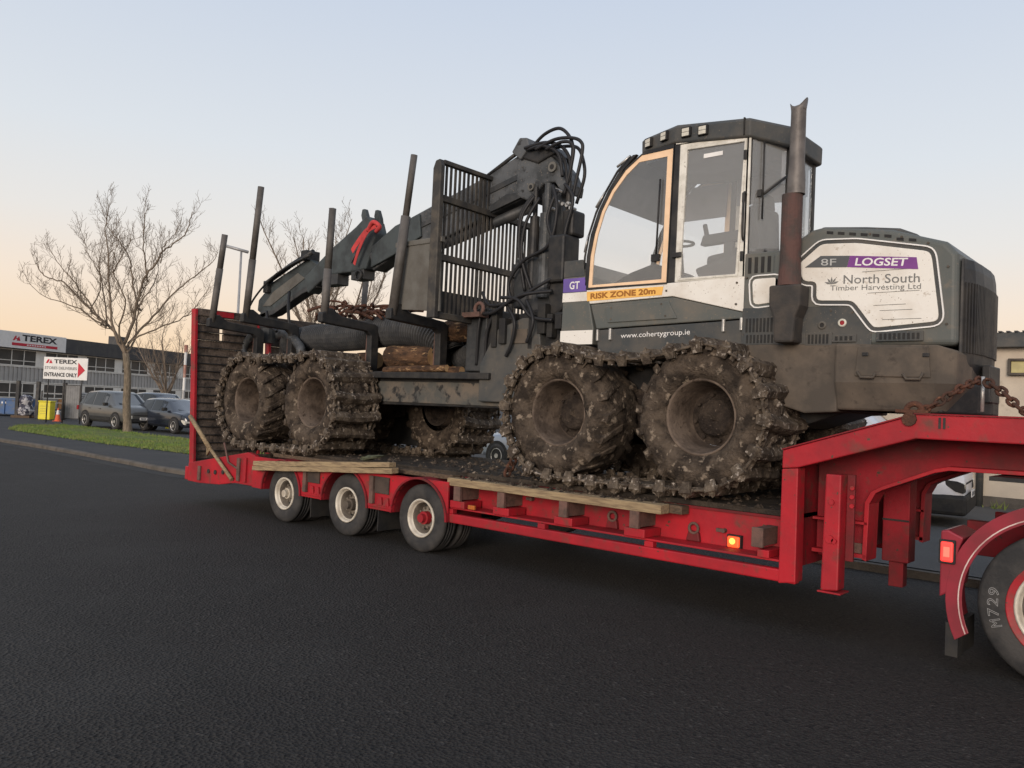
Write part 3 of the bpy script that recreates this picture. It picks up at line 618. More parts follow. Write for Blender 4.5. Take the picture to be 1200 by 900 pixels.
    if plate:
        bb = MB(); bb.box(xf+.013+.04*(cat == 'van'), xf+.028+.04*(cat == 'van'), -.26, .26, nz[1]+.08, nz[1]+.195); pl = bb.build('number_plate', sign_w, T, .004)
        bb = MB(); [bb.box(xf+.0285+.04*(cat == 'van'), xf+.0295+.04*(cat == 'van'), -.22+.062*k, -.18+.062*k, nz[1]+.105, nz[1]+.17) for k in range(7) if k != 4]; bb.build('plate_characters', sign_blk, pl)
    return T
lamp_off = M('unlit_tail_lens', (.25, .015, .02), None, rough=.2)
grey_car = M('dark_grey_car_paint', (.09, .09, .087), (.105, .105, .10), 2, .3, .3, coat=.6)
black_car = M('black_blue_car_paint', (.018, .022, .032), None, rough=.2, coat=.9)
silver_car = M('silver_car_paint', (.30, .34, .40), None, rough=.3, metal=.3, coat=.6)
white_van = M('white_van_paint', (.68, .69, .72), (.62, .63, .66), 3, .35, coat=.4)
SUV = [(-2.22, .42, .98, 1.05, .66, .80), (-2.05, .34, 1.04, 1.34, .66, .87), (-1.62, .30, 1.03, 1.63, .64, .905), (-.75, .28, 1.0, 1.68, .66, .915), (.10, .28, .99, 1.66, .66, .915), (.42, .28, .98, 1.58, .64, .915), (1.12, .28, .99, 1.08, .74, .91), (1.75, .30, .94, 1.03, .72, .90), (2.1, .34, .86, .95, .66, .86), (2.24, .38, .74, .80, .58, .78)]
HAT = [(-2.05, .40, .92, .98, .62, .76), (-1.92, .32, .96, 1.2, .62, .83), (-1.5, .26, .95, 1.42, .60, .865), (-.7, .24, .92, 1.47, .61, .875), (.05, .24, .91, 1.45, .61, .875), (.36, .24, .90, 1.38, .60, .875), (1.10, .25, .90, .97, .70, .87), (1.65, .27, .84, .91, .67, .85), (1.95, .30, .76, .83, .62, .81), (2.08, .34, .64, .69, .54, .72)]
VAN = [(-2.6, .42, 1.05, 1.75, .78, .92), (-2.5, .36, 1.05, 1.90, .80, .95), (-1.6, .32, 1.05, 1.95, .80, .95), (-.6, .32, 1.05, 1.95, .80, .95), (.55, .32, 1.05, 1.93, .79, .95), (.95, .32, 1.05, 1.82, .76, .95), (1.65, .32, 1.06, 1.20, .80, .95), (2.1, .34, 1.02, 1.12, .76, .93), (2.4, .36, .92, 1.02, .70, .88), (2.5, .38, .80, .88, .62, .82)]
def gz(x, y): return .10+hgt(x, y)+.002
car('parked_car', 'dark grey sport utility car parked on the verge behind the tall tree', 'car', (-38.0, 9.95, gz(-38.0, 9.95)), R(4), grey_car, SUV, 1.83, (-1.32, 1.37), .35, blk, 'parked cars')
car('parked_car', 'black hatchback parked beside the red ramp edge', 'car', (-34.9, 11.1, gz(-34.9, 11.1)), R(3), black_car, HAT, 1.75, (-1.22, 1.28), .32, None, 'parked cars')
car('parked_car', 'dark car mostly hidden behind the grey one, only its roof showing', 'car', (-43.5, 14.6, gz(-43.5, 14.6)), R(5), black_car, SUV, 1.83, (-1.32, 1.37), .35, None, 'parked cars')
car('parked_car', 'silver blue car glimpsed below the forwarder between its front and rear wheels', 'car', (-13.1, 10.3, .102), R(178), silver_car, HAT, 1.75, (-1.22, 1.28), .32, None, 'parked cars')
car('parked_van', 'white van with dark bumper parked by the cream wall under the gooseneck', 'van', (-5.78, 8.6, .102), R(8), white_van, VAN, 1.9, (-1.5, 1.45), .34, blk, None)
# ================================================================ low loader trailer
TR = thing('low_loader_trailer', 'red low loader trailer with timber outrigger planks and raised dark ramps at its tail', 'trailer', (-6, 1.375, 0))

disc_m = M('dusty_wheel_disc', (.2, .175, .145), (.12, .1, .085), 6, .7, .2, .2, 30)
def road_wheel(parent, cx, cz, y0, rr, width, rim_r, rimmat, hubmat, spokes=True, side=1):
    # y0 outer face; side=1 faces -Y
    s = side
    hub = MB()
    hub.lathe([(.06, s*.12), (.10, s*.115), (.125, s*.12), (rim_r-.085, s*.14), (rim_r-.055, s*.16), (rim_r-.055, s*.17), (.06, s*.17)], (cx, y0, cz), 32)
    for k in range(10):
        a = 2*math.pi*k/10; hub.cyl((cx+.112*math.cos(a), y0, cz+.112*math.sin(a)), .013, s*.085, s*.118, 6)
    hub.lathe([(rim_r-.037, s*.056), (rim_r-.046, s*.07), (rim_r-.05, s*.115), (rim_r-.06, s*.16)], (cx, y0, cz), 40)
    h = hub.build('wheel', disc_m, parent)
    if spokes:
        b = MB(); b.cyl((cx, y0, cz), .075, s*.05, s*.14, 16); b.cyl((cx, y0, cz), .05, s*.0, s*.05, 12); b.build('hub_cap', hubmat, h, .006)
        b = MB()
        for k in range(8):
            a = 2*math.pi*(k+.5)/8; b.cyl((cx+(rim_r-.072)*math.cos(a), y0, cz+(rim_r-.072)*math.sin(a)), .017, s*.137, s*.145, 10)
        b.build('disc_holes', blk, h)
    t = MB()
    prof = [(rim_r-.005, .03), (rim_r+.012, .012), (rim_r+.05, .002), ((rim_r+rr)/2+.01, -.004), (rr-.03, .006), (rr-.008, .022), (rr, .04)]
    for q in (.33, .5, .67): prof += [(rr, width*q-.008), (rr-.012, width*q-.006), (rr-.012, width*q+.006), (rr, width*q+.008)]
    prof += [(rr, width-.04), (rr-.02, width-.01), ((rim_r+rr)/2, width), (rim_r, width-.03)]
    t.lathe([(r, s*y) for r, y in prof], (cx, y0, cz), 56); t.build('tyre', tyre_m, h)
    r_ = MB()
    r_.lathe([(rim_r-.002, s*.035), (rim_r+.006, s*.004), (rim_r-.012, s*.0), (rim_r-.02, s*.03), (rim_r-.03, s*.05), (rim_r-.036, s*.055)], (cx, y0, cz), 40)
    if False:
        n = 8
        for k in range(n):
            a0, a1 = 2*math.pi*(k+.17)/n, 2*math.pi*(k+.83)/n
            ri, ro = .1, rim_r-.07
            P = lambda r, a, y: (cx+r*math.cos(a), y0+s*y, cz+r*math.sin(a))
            r_.add([P(ri, a0, .075), P(ri, a1, .075), P(ro, a1, .115), P(ro, a0, .115), P(ri, a0, .1), P(ri, a1, .1), P(ro, a1, .14), P(ro, a0, .14)],
                   [(0, 1, 2, 3), (4, 7, 6, 5), (0, 4, 5, 1), (1, 5, 6, 2), (2, 6, 7, 3), (3, 7, 4, 0)])
    r_.build('rim', rimmat, h)
    return h

WX = [-9.7055, -8.335, -6.965]
RW = .386
for i, x in enumerate(WX):
    road_wheel(TR, x, RW, 0, RW, .235, .215, rim_white, [rim_white, brown_st, red][i])
    road_wheel(TR, x, RW, .27, RW, .235, .215, steel_br, blk_st, False)
    road_wheel(TR, x, RW, 2.75, RW, .235, .215, rim_white, blk_st, True, -1)
    b = MB(); b.cyl((x, .3, RW), .07, 0, 2.2, 12); b.build('axle', blk_st, TR)
for x in WX[:2]:      # mud flaps hanging between the axles
    b = MB(); b.box(x+.60, x+.615, .02, .5, .14, .62); b.build('mudflap', blk, TR)
# skirt plates with wheel arches
def arch(x, n=14): return [(x+.45*math.cos(R(180-180*i/n)), .40+.43*math.sin(R(180-180*i/n))) for i in range(n+1)]
out = [(-10.46, .84), (-10.46, .40)] + arch(WX[0]-.02) + arch(WX[1]) + arch(WX[2]) + [(-6.5, .40), (-6.5, .84)]
b = MB(); b.prism(out, -.03, 0.0); b.build('wheel_skirt', red, TR, .006)
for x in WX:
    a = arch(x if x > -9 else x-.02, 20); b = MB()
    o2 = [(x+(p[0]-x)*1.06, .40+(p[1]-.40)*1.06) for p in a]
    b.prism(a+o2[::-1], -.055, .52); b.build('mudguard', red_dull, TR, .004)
for x in (-9.02, -7.65):       # ribs and brackets on the skirt between the arches
    b = MB(); b.box(x-.16, x-.09, -.075, -.031, .47, .80); b.build('skirt_rib', steel_br, TR, .006)
    b = MB(); b.box(x-.085, x+.17, -.05, -.031, .60, .80); b.build('outrigger_arm', M('dark_brown_steel', (.075, .055, .045), (.05, .04, .035), 6, .85, 0, .2, 30) if x < -9 else bpy.data.materials['dark_brown_steel'], TR, .006)
    for dx in (.02, .14):
        b = MB(); b.prism([(x+dx-.05, .46), (x+dx+.05, .46), (x+dx+.03, .56), (x+dx-.03, .56)], -.06, -.031); b.build('skirt_lug', red, TR, .006)
    b = MB(); b.box(x-.2, x+.24, -.05, -.031, .435, .47); b.build('skirt_strip', red, TR, .004)
# main frame
b = MB(); b.box(-6.6, -2.73, .30, .42, .50, .885); b.build('side_beam', red, TR, .008)
b = MB(); b.box(-6.6, -2.73, 2.33, 2.45, .50, .885); b.build('side_beam', red, TR, .008)
b = MB(); b.box(-10.6, -6.6, .45, 2.3, .62, .80); b.build('axle_frame', blk_st, TR)
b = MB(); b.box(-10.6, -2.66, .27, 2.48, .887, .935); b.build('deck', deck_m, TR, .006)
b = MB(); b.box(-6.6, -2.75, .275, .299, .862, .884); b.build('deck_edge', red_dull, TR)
for k, x in enumerate((-6.2, -5.4, -4.6, -3.8, -3.0)):
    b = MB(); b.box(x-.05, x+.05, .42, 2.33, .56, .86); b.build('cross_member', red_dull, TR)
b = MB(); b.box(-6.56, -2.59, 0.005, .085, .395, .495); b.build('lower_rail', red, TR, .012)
b = MB(); b.box(-6.56, -2.59, 2.67, 2.75, .395, .495); b.build('lower_rail', red_dull, TR, .012)  # far rail in the darker red, its shade painted in
b = MB(); b.box(-6.56, -2.73, .03, .28, .548, .566); b.build('rail_shelf', red, TR, .004)
for x in (-6.5, -5.2, -3.95): 
    b = MB(); b.box(x-.045, x+.045, .012, .08, .496, .547); b.build('rail_strut', red, TR, .004)
# outriggers
for x in (-6.385, -5.74, -4.92, -4.10, -2.915):
    b = MB(); b.box(x-.05, x+.05, -.012, .03, .645, .805); b.build('outrigger_post', steel_br, TR, .006)
    b = MB(); b.box(x-.043, x+.043, .031, .299, .655, .80); b.build('outrigger_arm', steel_br, TR, .004)
    b = MB(); b.box(x-.11, x+.11, -.0, .28, .567, .644) if x < -4 else b.box(x-.0, x+.10, .0, .28, .567, .63); b.build('outrigger_pocket', red, TR, .006)
def plank(x0, y0, x1, y1, wd, z0a, z0b, th, m, name='outrigger_plank'):
    b = MB(); n = 8; d = Vector((x1-x0, y1-y0, 0)).normalized(); p = Vector((-d.y, d.x, 0))
    v = []; rnd = random.Random(int(x0*100))
    for i in range(n+1):
        t = i/n; c = Vector((x0+(x1-x0)*t, y0+(y1-y0)*t, z0a+(z0b-z0a)*t)); j = rnd.uniform(-.006, .006)
        for a, h in ((0, 0), (wd, 0), (wd, th), (0, th)): v.append(c+p*(a+j)+Vector((0, 0, h+rnd.uniform(-.004, .004))))
    f = [(i*4+a, i*4+(a+1) % 4, i*4+4+(a+1) % 4, i*4+4+a) for i in range(n) for a in range(4)]+[(0, 1, 2, 3), (n*4+3, n*4+2, n*4+1, n*4)]
    o = b.add(v, f).build(name, m, TR, .006); return o
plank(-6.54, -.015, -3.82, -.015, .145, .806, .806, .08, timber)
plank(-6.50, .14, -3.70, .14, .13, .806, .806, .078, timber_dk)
plank(-10.30, -.145, -7.36, -.12, .11, .655, .862, .064, timber)
plank(-10.27, -.14, -7.42, -.115, .11, .722, .927, .064, timber)
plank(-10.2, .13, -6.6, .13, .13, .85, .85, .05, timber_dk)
# lashing rings, hooks, stains on the beam
for x in (-4.52, -3.64):
    b = MB(); b.lathe([(.045+.013*math.cos(t*math.pi/4), .013*math.sin(t*math.pi/4)) for t in range(8)], (x, .262, .685), 20, closed=True); b.build('lashing_ring', steel_br, TR)
    b = MB(); b.prism([(x-.075, .568), (x+.065, .568), (x+.05, .65), (x-.05, .665)], .255, .299); b.build('lashing_bracket', red_dull, TR, .01)
for x, z in ((-5.55, .74), (-4.95, .72), (-3.35, .70), (-4.1, .74)):
    b = MB(); b.cyl((x, .3, z), .02, -.05, 0, 8); b.box(x-.07, x+.01, .26, .285, z-.015, z+.015); b.build('rope_hook', steel_br, TR)
b = MB(); b.box(-3.30, -3.19, .235, .299, .57, .665); o = b.build('marker_lamp', lamp_amb, TR, .012)
b = MB(); b.cyl((-3.25, .235, .625), .028, -.004, .004, 12); b.build('bulb', lamp_amb2, o)
b = MB(); b.box(-3.31, -3.18, .255, .30, .558, .677); b.build('lamp_base', blk, o)
b = MB(); b.box(-6.22, -6.12, .0, .03, .575, .62); b.build('side_reflector', reflector_m, TR, .006)
# beaver tail
b = MB(); tail = [(-12.36, .32), (-12.36, .60), (-10.66, .88), (-10.47, .85), (-10.47, .41), (-10.97, .41), (-11.42, .345), (-12.0, .315)]
b.prism(tail, .0, .07); b.build('tail_side', red, TR, .008)
b = MB(); b.prism(tail, 2.68, 2.75); b.build('tail_side', red, TR, .008)
b = MB(); b.prism([(-12.3, .50), (-12.3, .585), (-10.62, .86), (-10.62, .78)], .07, 2.68); b.build('tail_deck', rampwood, TR)
b = MB(); b.box(-12.46, -12.37, 0.0, 2.75, .33, .54); b.build('tail_bumper', red, TR, .01)
for x, z0, z1 in ((-11.98, .36, .58), (-10.86, .45, .78), (-10.68, .45, .8)):
    b = MB(); b.box(x-.035, x+.035, -.03, -.001, z0, z1); b.build('tail_rib', steel_br if x < -10.8 else red, TR, .005)
for x, z in ((-11.72, .52), (-11.52, .52), (-11.3, .54)):
    b = MB(); b.cyl((x, 0, z), .035, -.015, 0, 10); b.build('tail_hole', blk_st, TR)
b = MB(); b.tube([(-12.33, -.03, 1.33), (-11.95, -.04, 1.08), (-11.64, -.05, .87)], .035, 8); b.tube([(-11.66, -.05, .89), (-10.98, -.04, .46)], .027, 8); b.tube([(-11.7, -.05, .93), (-11.66, -.07, .78), (-11.6, -.06, .9)], .02, 6); b.build('ramp_prop', timber, TR)
b = MB(); b.tube([(-11.28, -.02, .98), (-11.14, -.02, .70), (-10.86, -.02, .62)], .016, 6); b.build('prop_chain_rod', steel_br, TR)
# ramps
def ramp(ya, yb, holes):
    lean = lambda z: -12.44-.21*(z-.5)/2.56
    b = MB()
    for y in (ya, yb-.05):
        b.add([(lean(z)+dx, yy, z) for z in (.5, 3.06) for yy in (y, y+.05) for dx in (-.09, .04)], [(0, 2, 3, 1), (4, 5, 7, 6), (0, 1, 5, 4), (2, 6, 7, 3), (0, 4, 6, 2), (1, 3, 7, 5)])
    r = b.build('ramp', red, TR, .008)
    b = MB(); b.add([(lean(z)+dx, yy, z) for z in (2.96, 3.075) for yy in (ya+.052, yb-.052) for dx in (-.085, .03)], [(0, 2, 3, 1), (4, 5, 7, 6), (0, 1, 5, 4), (2, 6, 7, 3), (0, 4, 6, 2), (1, 3, 7, 5)])
    b.build('ramp_top_bar', rampwood, r, .006)
    rnd = random.Random(3)
    n = 19; dz = (2.955-.52)/n
    for k in range(n):
        z = .52+k*dz; segs = [(ya+.052, yb-.052)]
        for hy, hz0, hz1 in holes:
            if hz0 <= z < hz1: segs = [(ya+.052, hy), (hy+.07, yb-.052)]
        for a, c in segs:
            b = MB(); j = rnd.uniform(-.012, .012)
            b.add([(lean(z+h)+dx+j, yy, z+h+rnd.uniform(-.004, .004)) for h in (0.004, dz-.006) for yy in (a, c) for dx in (-.05, .01)], [(0, 2, 3, 1), (4, 5, 7, 6), (0, 1, 5, 4), (2, 6, 7, 3), (0, 4, 6, 2), (1, 3, 7, 5)])
            b.build('ramp_board', rampwood, r, .008)
        b = MB(); b.box(lean(z)+.012, lean(z)+.03, ya+.06, yb-.06, z-.007, z+.009); b.build('ramp_rung', blk_st, r)
ramp(.10, 1.30, [(.55, 2.55, 2.8)])
ramp(1.45, 2.65, [])
b = MB(); b.box(-12.70, -12.66, .38, .80, 2.965, 3.06) if False else b.box(-12.617, -12.600, .40, .78, 2.97, 3.06); b.build('ramp_plate', red, TR)
# gooseneck
fl = [(-2.73, 1.303), (-2.73, 1.45), (-1.74, 1.775), (1.1, 1.775), (1.1, 1.60), (-1.74, 1.60), (-2.60, 1.32)]
for a in (0.0, 2.61):
    b = MB(); b.prism(fl, a, a+.14); b.build('gooseneck_flange', red, TR, .01)
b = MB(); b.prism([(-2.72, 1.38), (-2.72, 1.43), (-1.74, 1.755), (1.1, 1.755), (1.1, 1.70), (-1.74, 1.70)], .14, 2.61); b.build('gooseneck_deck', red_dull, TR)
b = MB(); b.prism([(-2.735, 1.452), (-2.735, 1.462), (-1.745, 1.787), (1.1, 1.787), (1.1, 1.777), (-1.74, 1.777)], -.008, .15); b.build('flange_cap', red_dull, TR)
for a in (0.0, 2.61):
    b = MB(); b.prism([(-2.73, .385), (-2.73, 1.30), (-2.598, 1.315), (-2.59, .41)], a, a+.15); b.build('gooseneck_post', red, TR, .008)
web = [(-2.64, 1.36), (-1.74, 1.64), (1.05, 1.64), (1.05, 1.41), (-1.15, 1.40), (-1.62, 1.395), (-1.72, 1.37), (-2.10, 1.20), (-2.18, 1.15), (-2.225, 1.06), (-2.235, .60), (-2.30, .60), (-2.64, .60)]
lip = web[3:11]
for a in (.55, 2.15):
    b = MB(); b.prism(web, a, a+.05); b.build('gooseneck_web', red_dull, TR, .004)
    lo = [(p[0]+(.004), p[1]-.03) if i < 5 else (p[0]+.035, p[1]-.01) for i, p in enumerate(lip)]
    b = MB(); b.prism(lip+lo[::-1], a-.10, a+.15); b.build('web_lip', red, TR, .004)
    b = MB(); b.box(-2.64, -2.2, a-.10, a-.002, .61, .64); b.box(-2.64, -2.2, a-.10, a-.002, .88, .90); b.build('web_shelf', red, TR)
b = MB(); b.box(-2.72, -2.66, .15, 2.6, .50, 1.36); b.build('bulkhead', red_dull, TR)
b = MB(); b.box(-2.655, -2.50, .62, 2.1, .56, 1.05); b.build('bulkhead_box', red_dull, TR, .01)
b = MB(); b.prism([(-2.40, .385), (-2.385, 1.29), (-2.265, 1.29), (-2.265, .40)], .02, .17); b.build('support_leg', red, TR, .012)
b = MB(); b.box(-2.26, -2.20, .14, .17, .62, 1.29); b.build('leg_plate', red_dull, TR, .004)
b = MB(); b.box(-2.415, -2.235, -.005, .185, .375, .388); b.build('leg_foot', red, TR, .004)
for x, z, r in ((-2.33, 1.075, .022), (-2.335, .79, .032), (-2.30, .78, .02), (-2.215, 1.19, .018), (-2.215, 1.12, .018), (-2.215, 1.05, .018)):
    b = MB(); b.cyl((x, .02 if x < -2.25 else .14, z), r, -.022, 0, 8); b.build('bolt', red, TR, .003)
for a in (1.2,):
    b = MB(); b.box(-2.31, -2.09, a, a+.2, .505, 1.32); o = b.build('landing_leg', red_dull, TR, .008)
    b = MB(); b.box(-2.26, -2.14, a+.04, a+.16, .285, .503); b.build('inner_leg', red_dull, o, .006)
    b = MB(); b.box(-2.31, -2.09, a-.012, a-.001, .86, .875); b.build('leg_band', blk_st, o)
b = MB(); b.box(-2.33, -2.20, .505, .52, .60, .72); b.build('hand_crank', steel_br, TR, .01)
for x in (-1.58, -1.60+.05):
    b = MB(); b.box(x-.008, x+.008, -.006, -.0, 1.68, 1.76); b.build('stain_drip', blk_st, TR)

# lashing chains and shackles
def chain(name, label, pts, link=.055, r=.012, group='lashing chains'):
    pts = smoothpath(pts, 8); b = MB(); acc = 0; k = 0
    L = [0]
    for i in range(1, len(pts)): L.append(L[-1]+(pts[i]-pts[i-1]).length)
    t = link*.5
    while t < L[-1]:
        i = next(j for j in range(1, len(L)) if L[j] >= t); f = (t-L[i-1])/(L[i]-L[i-1]+1e-9); p = pts[i-1].lerp(pts[i], f); d = (pts[i]-pts[i-1]).normalized()
        n1 = d.orthogonal().normalized(); n1 = Matrix.Rotation(k*math.pi/2+.5, 3, d) @ n1
        ring = [p+d*(link*.68*math.cos(a))+n1*(link*.42*math.sin(a)) for a in [2*math.pi*q/10 for q in range(11)]]
        b.tube(ring, r, 5, caps=False); t += link; k += 1
    o = b.build(name, rust, None); return tag(o, label, 'chain', group)
chain('lashing_chain', 'rusty lashing chain running from the gooseneck beam up under the rear bumper', [(-1.72, .02, 1.80), (-1.62, .05, 1.86), (-1.50, .2, 1.98), (-1.42, .45, 2.06)], .062, .012)
chain('lashing_chain', 'heavy rusty chain dropping from the bumper to the far right end of the red beam', [(-1.36, .3, 2.04), (-1.22, .2, 1.95), (-1.10, .1, 1.84), (-.95, .06, 1.81)], .066, .013)
chain('lashing_chain', 'rusty chain tied diagonally between the trailer deck and the crane end of the frame', [(-5.95, .3, .95), (-6.0, .5, 1.15), (-6.05, .75, 1.4), (-6.1, .95, 1.75)], .09, .018)
b = MB(); b.lathe([(.055+.022*math.cos(t*math.pi/4), .022*math.sin(t*math.pi/4)) for t in range(8)], (-1.76, .03, 1.80), 20, closed=True); b.box(-1.88, -1.66, -.01, .07, 1.787, 1.81)
b.cyl((-1.78, .03, 1.74), .05, -.06, -.02, 10)
tag(b.build('shackle', rust), 'rusty shackle clamped on the red gooseneck beam under the bumper', 'shackle')

# ================================================================ tractor unit (only its tail is in the picture)
TK = thing('lorry_tractor', 'red lorry tractor unit under the gooseneck with glowing tail lamp and curved mudguard', 'lorry', (1.5, 1.3, 0))
tx, tr = -.80, .5185
for k, x in enumerate((tx, tx+1.35)):
    for y, sd_, rm in ((0.0, 1, rim_white), (2.6, -1, rim_white)):
        h = road_wheel(TK, x, tr, y, tr, .29, .29, rim_white, red, True, sd_)
        b = MB(); b.lathe([(.292, sd_*.012), (.335, sd_*-.004), (.342, sd_*-.006), (.342, sd_*.01)], (x, y, tr), 48); b.build('wheel_ring', red, h)
    b = MB(); b.lathe([(.3, .31), (.5, .31), (tr-.01, .34), (tr, .36), (tr, .58), (.5, .6), (.3, .6)], (x, 0, tr), 40); b.build('tyre', tyre_m, TK)
    b = MB(); b.cyl((x, .3, tr), .1, 0, 2.0, 12); b.build('axle', blk_st, TK)
    for y in (-.02, 2.14):
        ro, ri = .705, .69; b = MB(); a = arc(x, tr, ro, 205, 42 if k else 60, 26); a2 = arc(x, tr, ri, 205, 42 if k else 60, 26)
        b.prism(a+a2[::-1], y, y+.48); g = b.build('mudguard', maroon, TK)
        a3 = arc(x, tr, .60, 203, 42 if k else 60, 26); b = MB(); yy = y-.012 if y < 1 else y+.48
        b.prism(a+a3[::-1], yy, yy+.011); b.build('mudguard_side', maroon, g, .004)
        if y < 1:
            b = MB(); b.prism(arc(x, tr, .626, 203, 62, 26)+arc(x, tr, .618, 203, 62, 26)[::-1], -.036, -.0325); b.build('pale_stripe', M('faded_stripe', (.6, .47, .44), (.45, .3, .28), 8, .6), g)
for y in (.75, 1.75):
    b = MB(); b.box(-1.55, 5.2, y, y+.1, .72, .98); b.build('chassis_rail', red_dull, TK, .006)
b = MB(); b.box(-1.50, -1.42, -.02, .46, .10, .33); b.build('mudflap', blk, TK)
b = MB(); b.box(-1.50, -1.42, 2.14, 2.6, .10, .33); b.build('mudflap', blk, TK)
b = MB(); b.prism([(-1.545, .50), (-1.545, .965), (-1.50, .975), (-1.40, .93), (-1.43, .85), (-1.47, .55)], -.03, .45); b.build('lamp_bracket', maroon, TK, .012)
b = MB(); b.box(-1.535, -1.455, -.075, -.031, .755, .895); o = b.build('tail_lamp', lamp_red, TK, .012)
b = MB(); b.box(-1.515, -1.475, -.079, -.074, .79, .86); b.build('bulb', lamp_hot, o, .006)
b = MB(); b.box(-1.548, -1.443, -.062, -.033, .742, .908); b.build('lamp_rim', blk, o, .006)
b = MB(); b.box(-1.3, -.2, .2, 2.4, 1.33, 1.36); b.build('coupling_plate', blk_st, TK)
# side lettering on the tyre, an arc of outlined characters
for ch, ang in (('M', 199), ('7', 189), ('2', 179.5), ('9', 170)):
    a = R(ang); rad = Vector((math.cos(a), 0, math.sin(a))); tang = Vector((math.sin(a), 0, -math.cos(a)))
    p = Vector((tx, -.002, tr))+rad*.385-tang*.026
    text('tyre_letter', ch, M('worn_tyre_letter', (.3, .3, .3)) if ch == 'M' else bpy.data.materials['worn_tyre_letter'], TK, p, .052, .066, tang, rad, .004, outline=.014)
# cab of the lorry, ahead of the axles
b = MB(); b.prism([(3.0, .55), (3.0, 3.1), (3.4, 3.35), (5.0, 3.2), (5.3, 2.0), (5.35, .45), (4.9, .4), (4.75, .95), (3.9, .95), (3.75, .5)], .05, 2.55); cb = b.build('cab', maroon, TK, .06)
b = MB(); b.prism([(3.7, 1.75), (3.7, 2.75), (4.75, 2.75), (5.02, 1.75)], .035, .049); b.build('side_window', carglass, cb)
b = MB(); b.add([(5.275, .3, 2.0), (5.275, 2.3, 2.0), (5.07, 2.3, 2.9), (5.07, .3, 2.9)], [(0, 1, 2, 3)]); b.build('windscreen', carglass, cb)
for y, s_ in ((0.05, 1), (2.55, -1)): road_wheel(TK, 4.33, tr, y, tr, .3, .29, rim_white, red, True, s_)
# ================================================================ forwarder
FW = thing('log_forwarder', 'muddy eight-wheeled log forwarder with tracked wheels, grey crane and glazed cab on the trailer', 'forwarder', (-6.5, 1.3, .95))
FY0, FY1, FC = .15, 2.45, 1.3

# ---- wheels and tracks
def big_tyre():
    rnd = random.Random(5)
    prof = [(.335, -.235), (.36, -.285), (.43, -.325), (.50, -.328), (.56, -.31), (.605, -.265), (.622, -.2), (.628, 0), (.622, .2), (.605, .265), (.56, .31), (.47, .328), (.36, .28), (.335, .235)]
    def fn(r, y, a):
        if r < .34: return r
        q = noise.noise(Vector((math.cos(a)*r*7, y*7, math.sin(a)*r*7)))
        q2 = noise.noise(Vector((math.cos(a)*r*23, y*23, math.sin(a)*r*23)))
        return r+.018*q+.014*q2
    b = MB(); b.lathe(prof, (0, 0, 0), 110, fn=fn)
    for k in range(230):         # clods of mud stuck to the side wall and shoulder
        s = -1 if k % 4 else 1; a = rnd.uniform(0, 6.283); r_ = rnd.uniform(.38, .66) if rnd.random() < .5 else rnd.uniform(.54, .66)
        y0 = s*(.322-.10*max(0, (r_-.54)/.1)); q = rnd.uniform(.012, .034); X = Matrix.Rotation(-a, 4, 'Y') @ Matrix.Translation((r_, y0, 0)) @ Matrix.Rotation(rnd.uniform(0, 3), 4, 'Y')
        j = lambda: rnd.uniform(.6, 1.3)
        b.add([(q*1.6*j(), 0, 0), (-q*1.6*j(), 0, 0), (0, q*.6*j(), q*j()), (0, q*.6*j(), -q*j()), (0, -q*.7*j(), q*.6), (q*.3, -q*.7*j(), -q*.6)], [(0, 2, 4), (0, 4, 5), (0, 5, 3), (1, 4, 2), (1, 5, 4), (1, 3, 5), (0, 3, 2), (1, 2, 3)])
    n = 18
    for s in (-1, 1):
        for k in range(n):
            a = 2*math.pi*(k+(.5 if s > 0 else 0))/n
            P = lambda r, y, da: (r*math.cos(a+da), y, r*math.sin(a+da))
            y0, y1 = s*.326, s*.03
            b.add([P(.55, y0, -.06), P(.55, y0, .06), P(.636, s*.30, .05), P(.636, s*.30, -.05), P(.60, y1, .17), P(.60, y1, .29), P(.645, y1, .28), P(.645, y1, .18)],
                  [(0, 1, 2, 3), (4, 7, 6, 5), (0, 4, 5, 1), (1, 5, 6, 2), (2, 6, 7, 3), (3, 7, 4, 0)])
    b.v = [((x*1.03, y, z*1.03) if math.hypot(x, z) > .345 else (x, y, z)) for x, y, z in b.v]
    return b.v, b.f, b.sm
TYV = big_tyre()

def make_big_wheel(parent, cx, cz, yc, side, deep=0):
    hub = MB(); s = side; yw = yc; yc = yc+s*deep
    def fn(r, y, a): return r+.006*noise.noise(Vector((math.cos(a)*9, y*9+cx, math.sin(a)*9)))
    hub.lathe([(.001, s*-.03), (.15, s*-.035), (.17, s*-.015), (.175, s*.03), (.20, s*.05), (.262, s*.06)], (cx, yc, cz), 36, fn=fn)
    for k in range(8):
        a = 2*math.pi*k/8+.2; hub.cyl((cx+.215*math.cos(a), yc, cz+.215*math.sin(a)), .018, s*.015, s*.06, 6)
    h = hub.build('wheel', mud_dk, parent, recalc=False)  # near-black mud, its tone also paints in the rim's deep shade
    yc = yw
    t = MB(); t.v, t.f, t.sm = list(TYV[0]), list(TYV[1]), list(TYV[2]); t.mi = [0]*len(t.f)
    rot = Matrix.Rotation(random.uniform(0, 6), 4, 'Y') @ (Matrix.Scale(-1, 4, (0, 1, 0)) if s < 0 else Matrix())
    t.v = [tuple(rot @ Vector(p)+Vector((cx, yc, cz))) for p in t.v]
    t.build('tyre', mud, h)
    r = MB(); r.lathe([(.34, s*-.21), (.352, s*-.25), (.338, s*-.262), (.325, s*-.24), (.318, s*-.2), (.30, s*-.14), (.285, s*-.02), (.262, s*(.062+deep))], (cx, yc, cz), 48)
    r.build('rim', rim_mud, h, recalc=False)
    return h

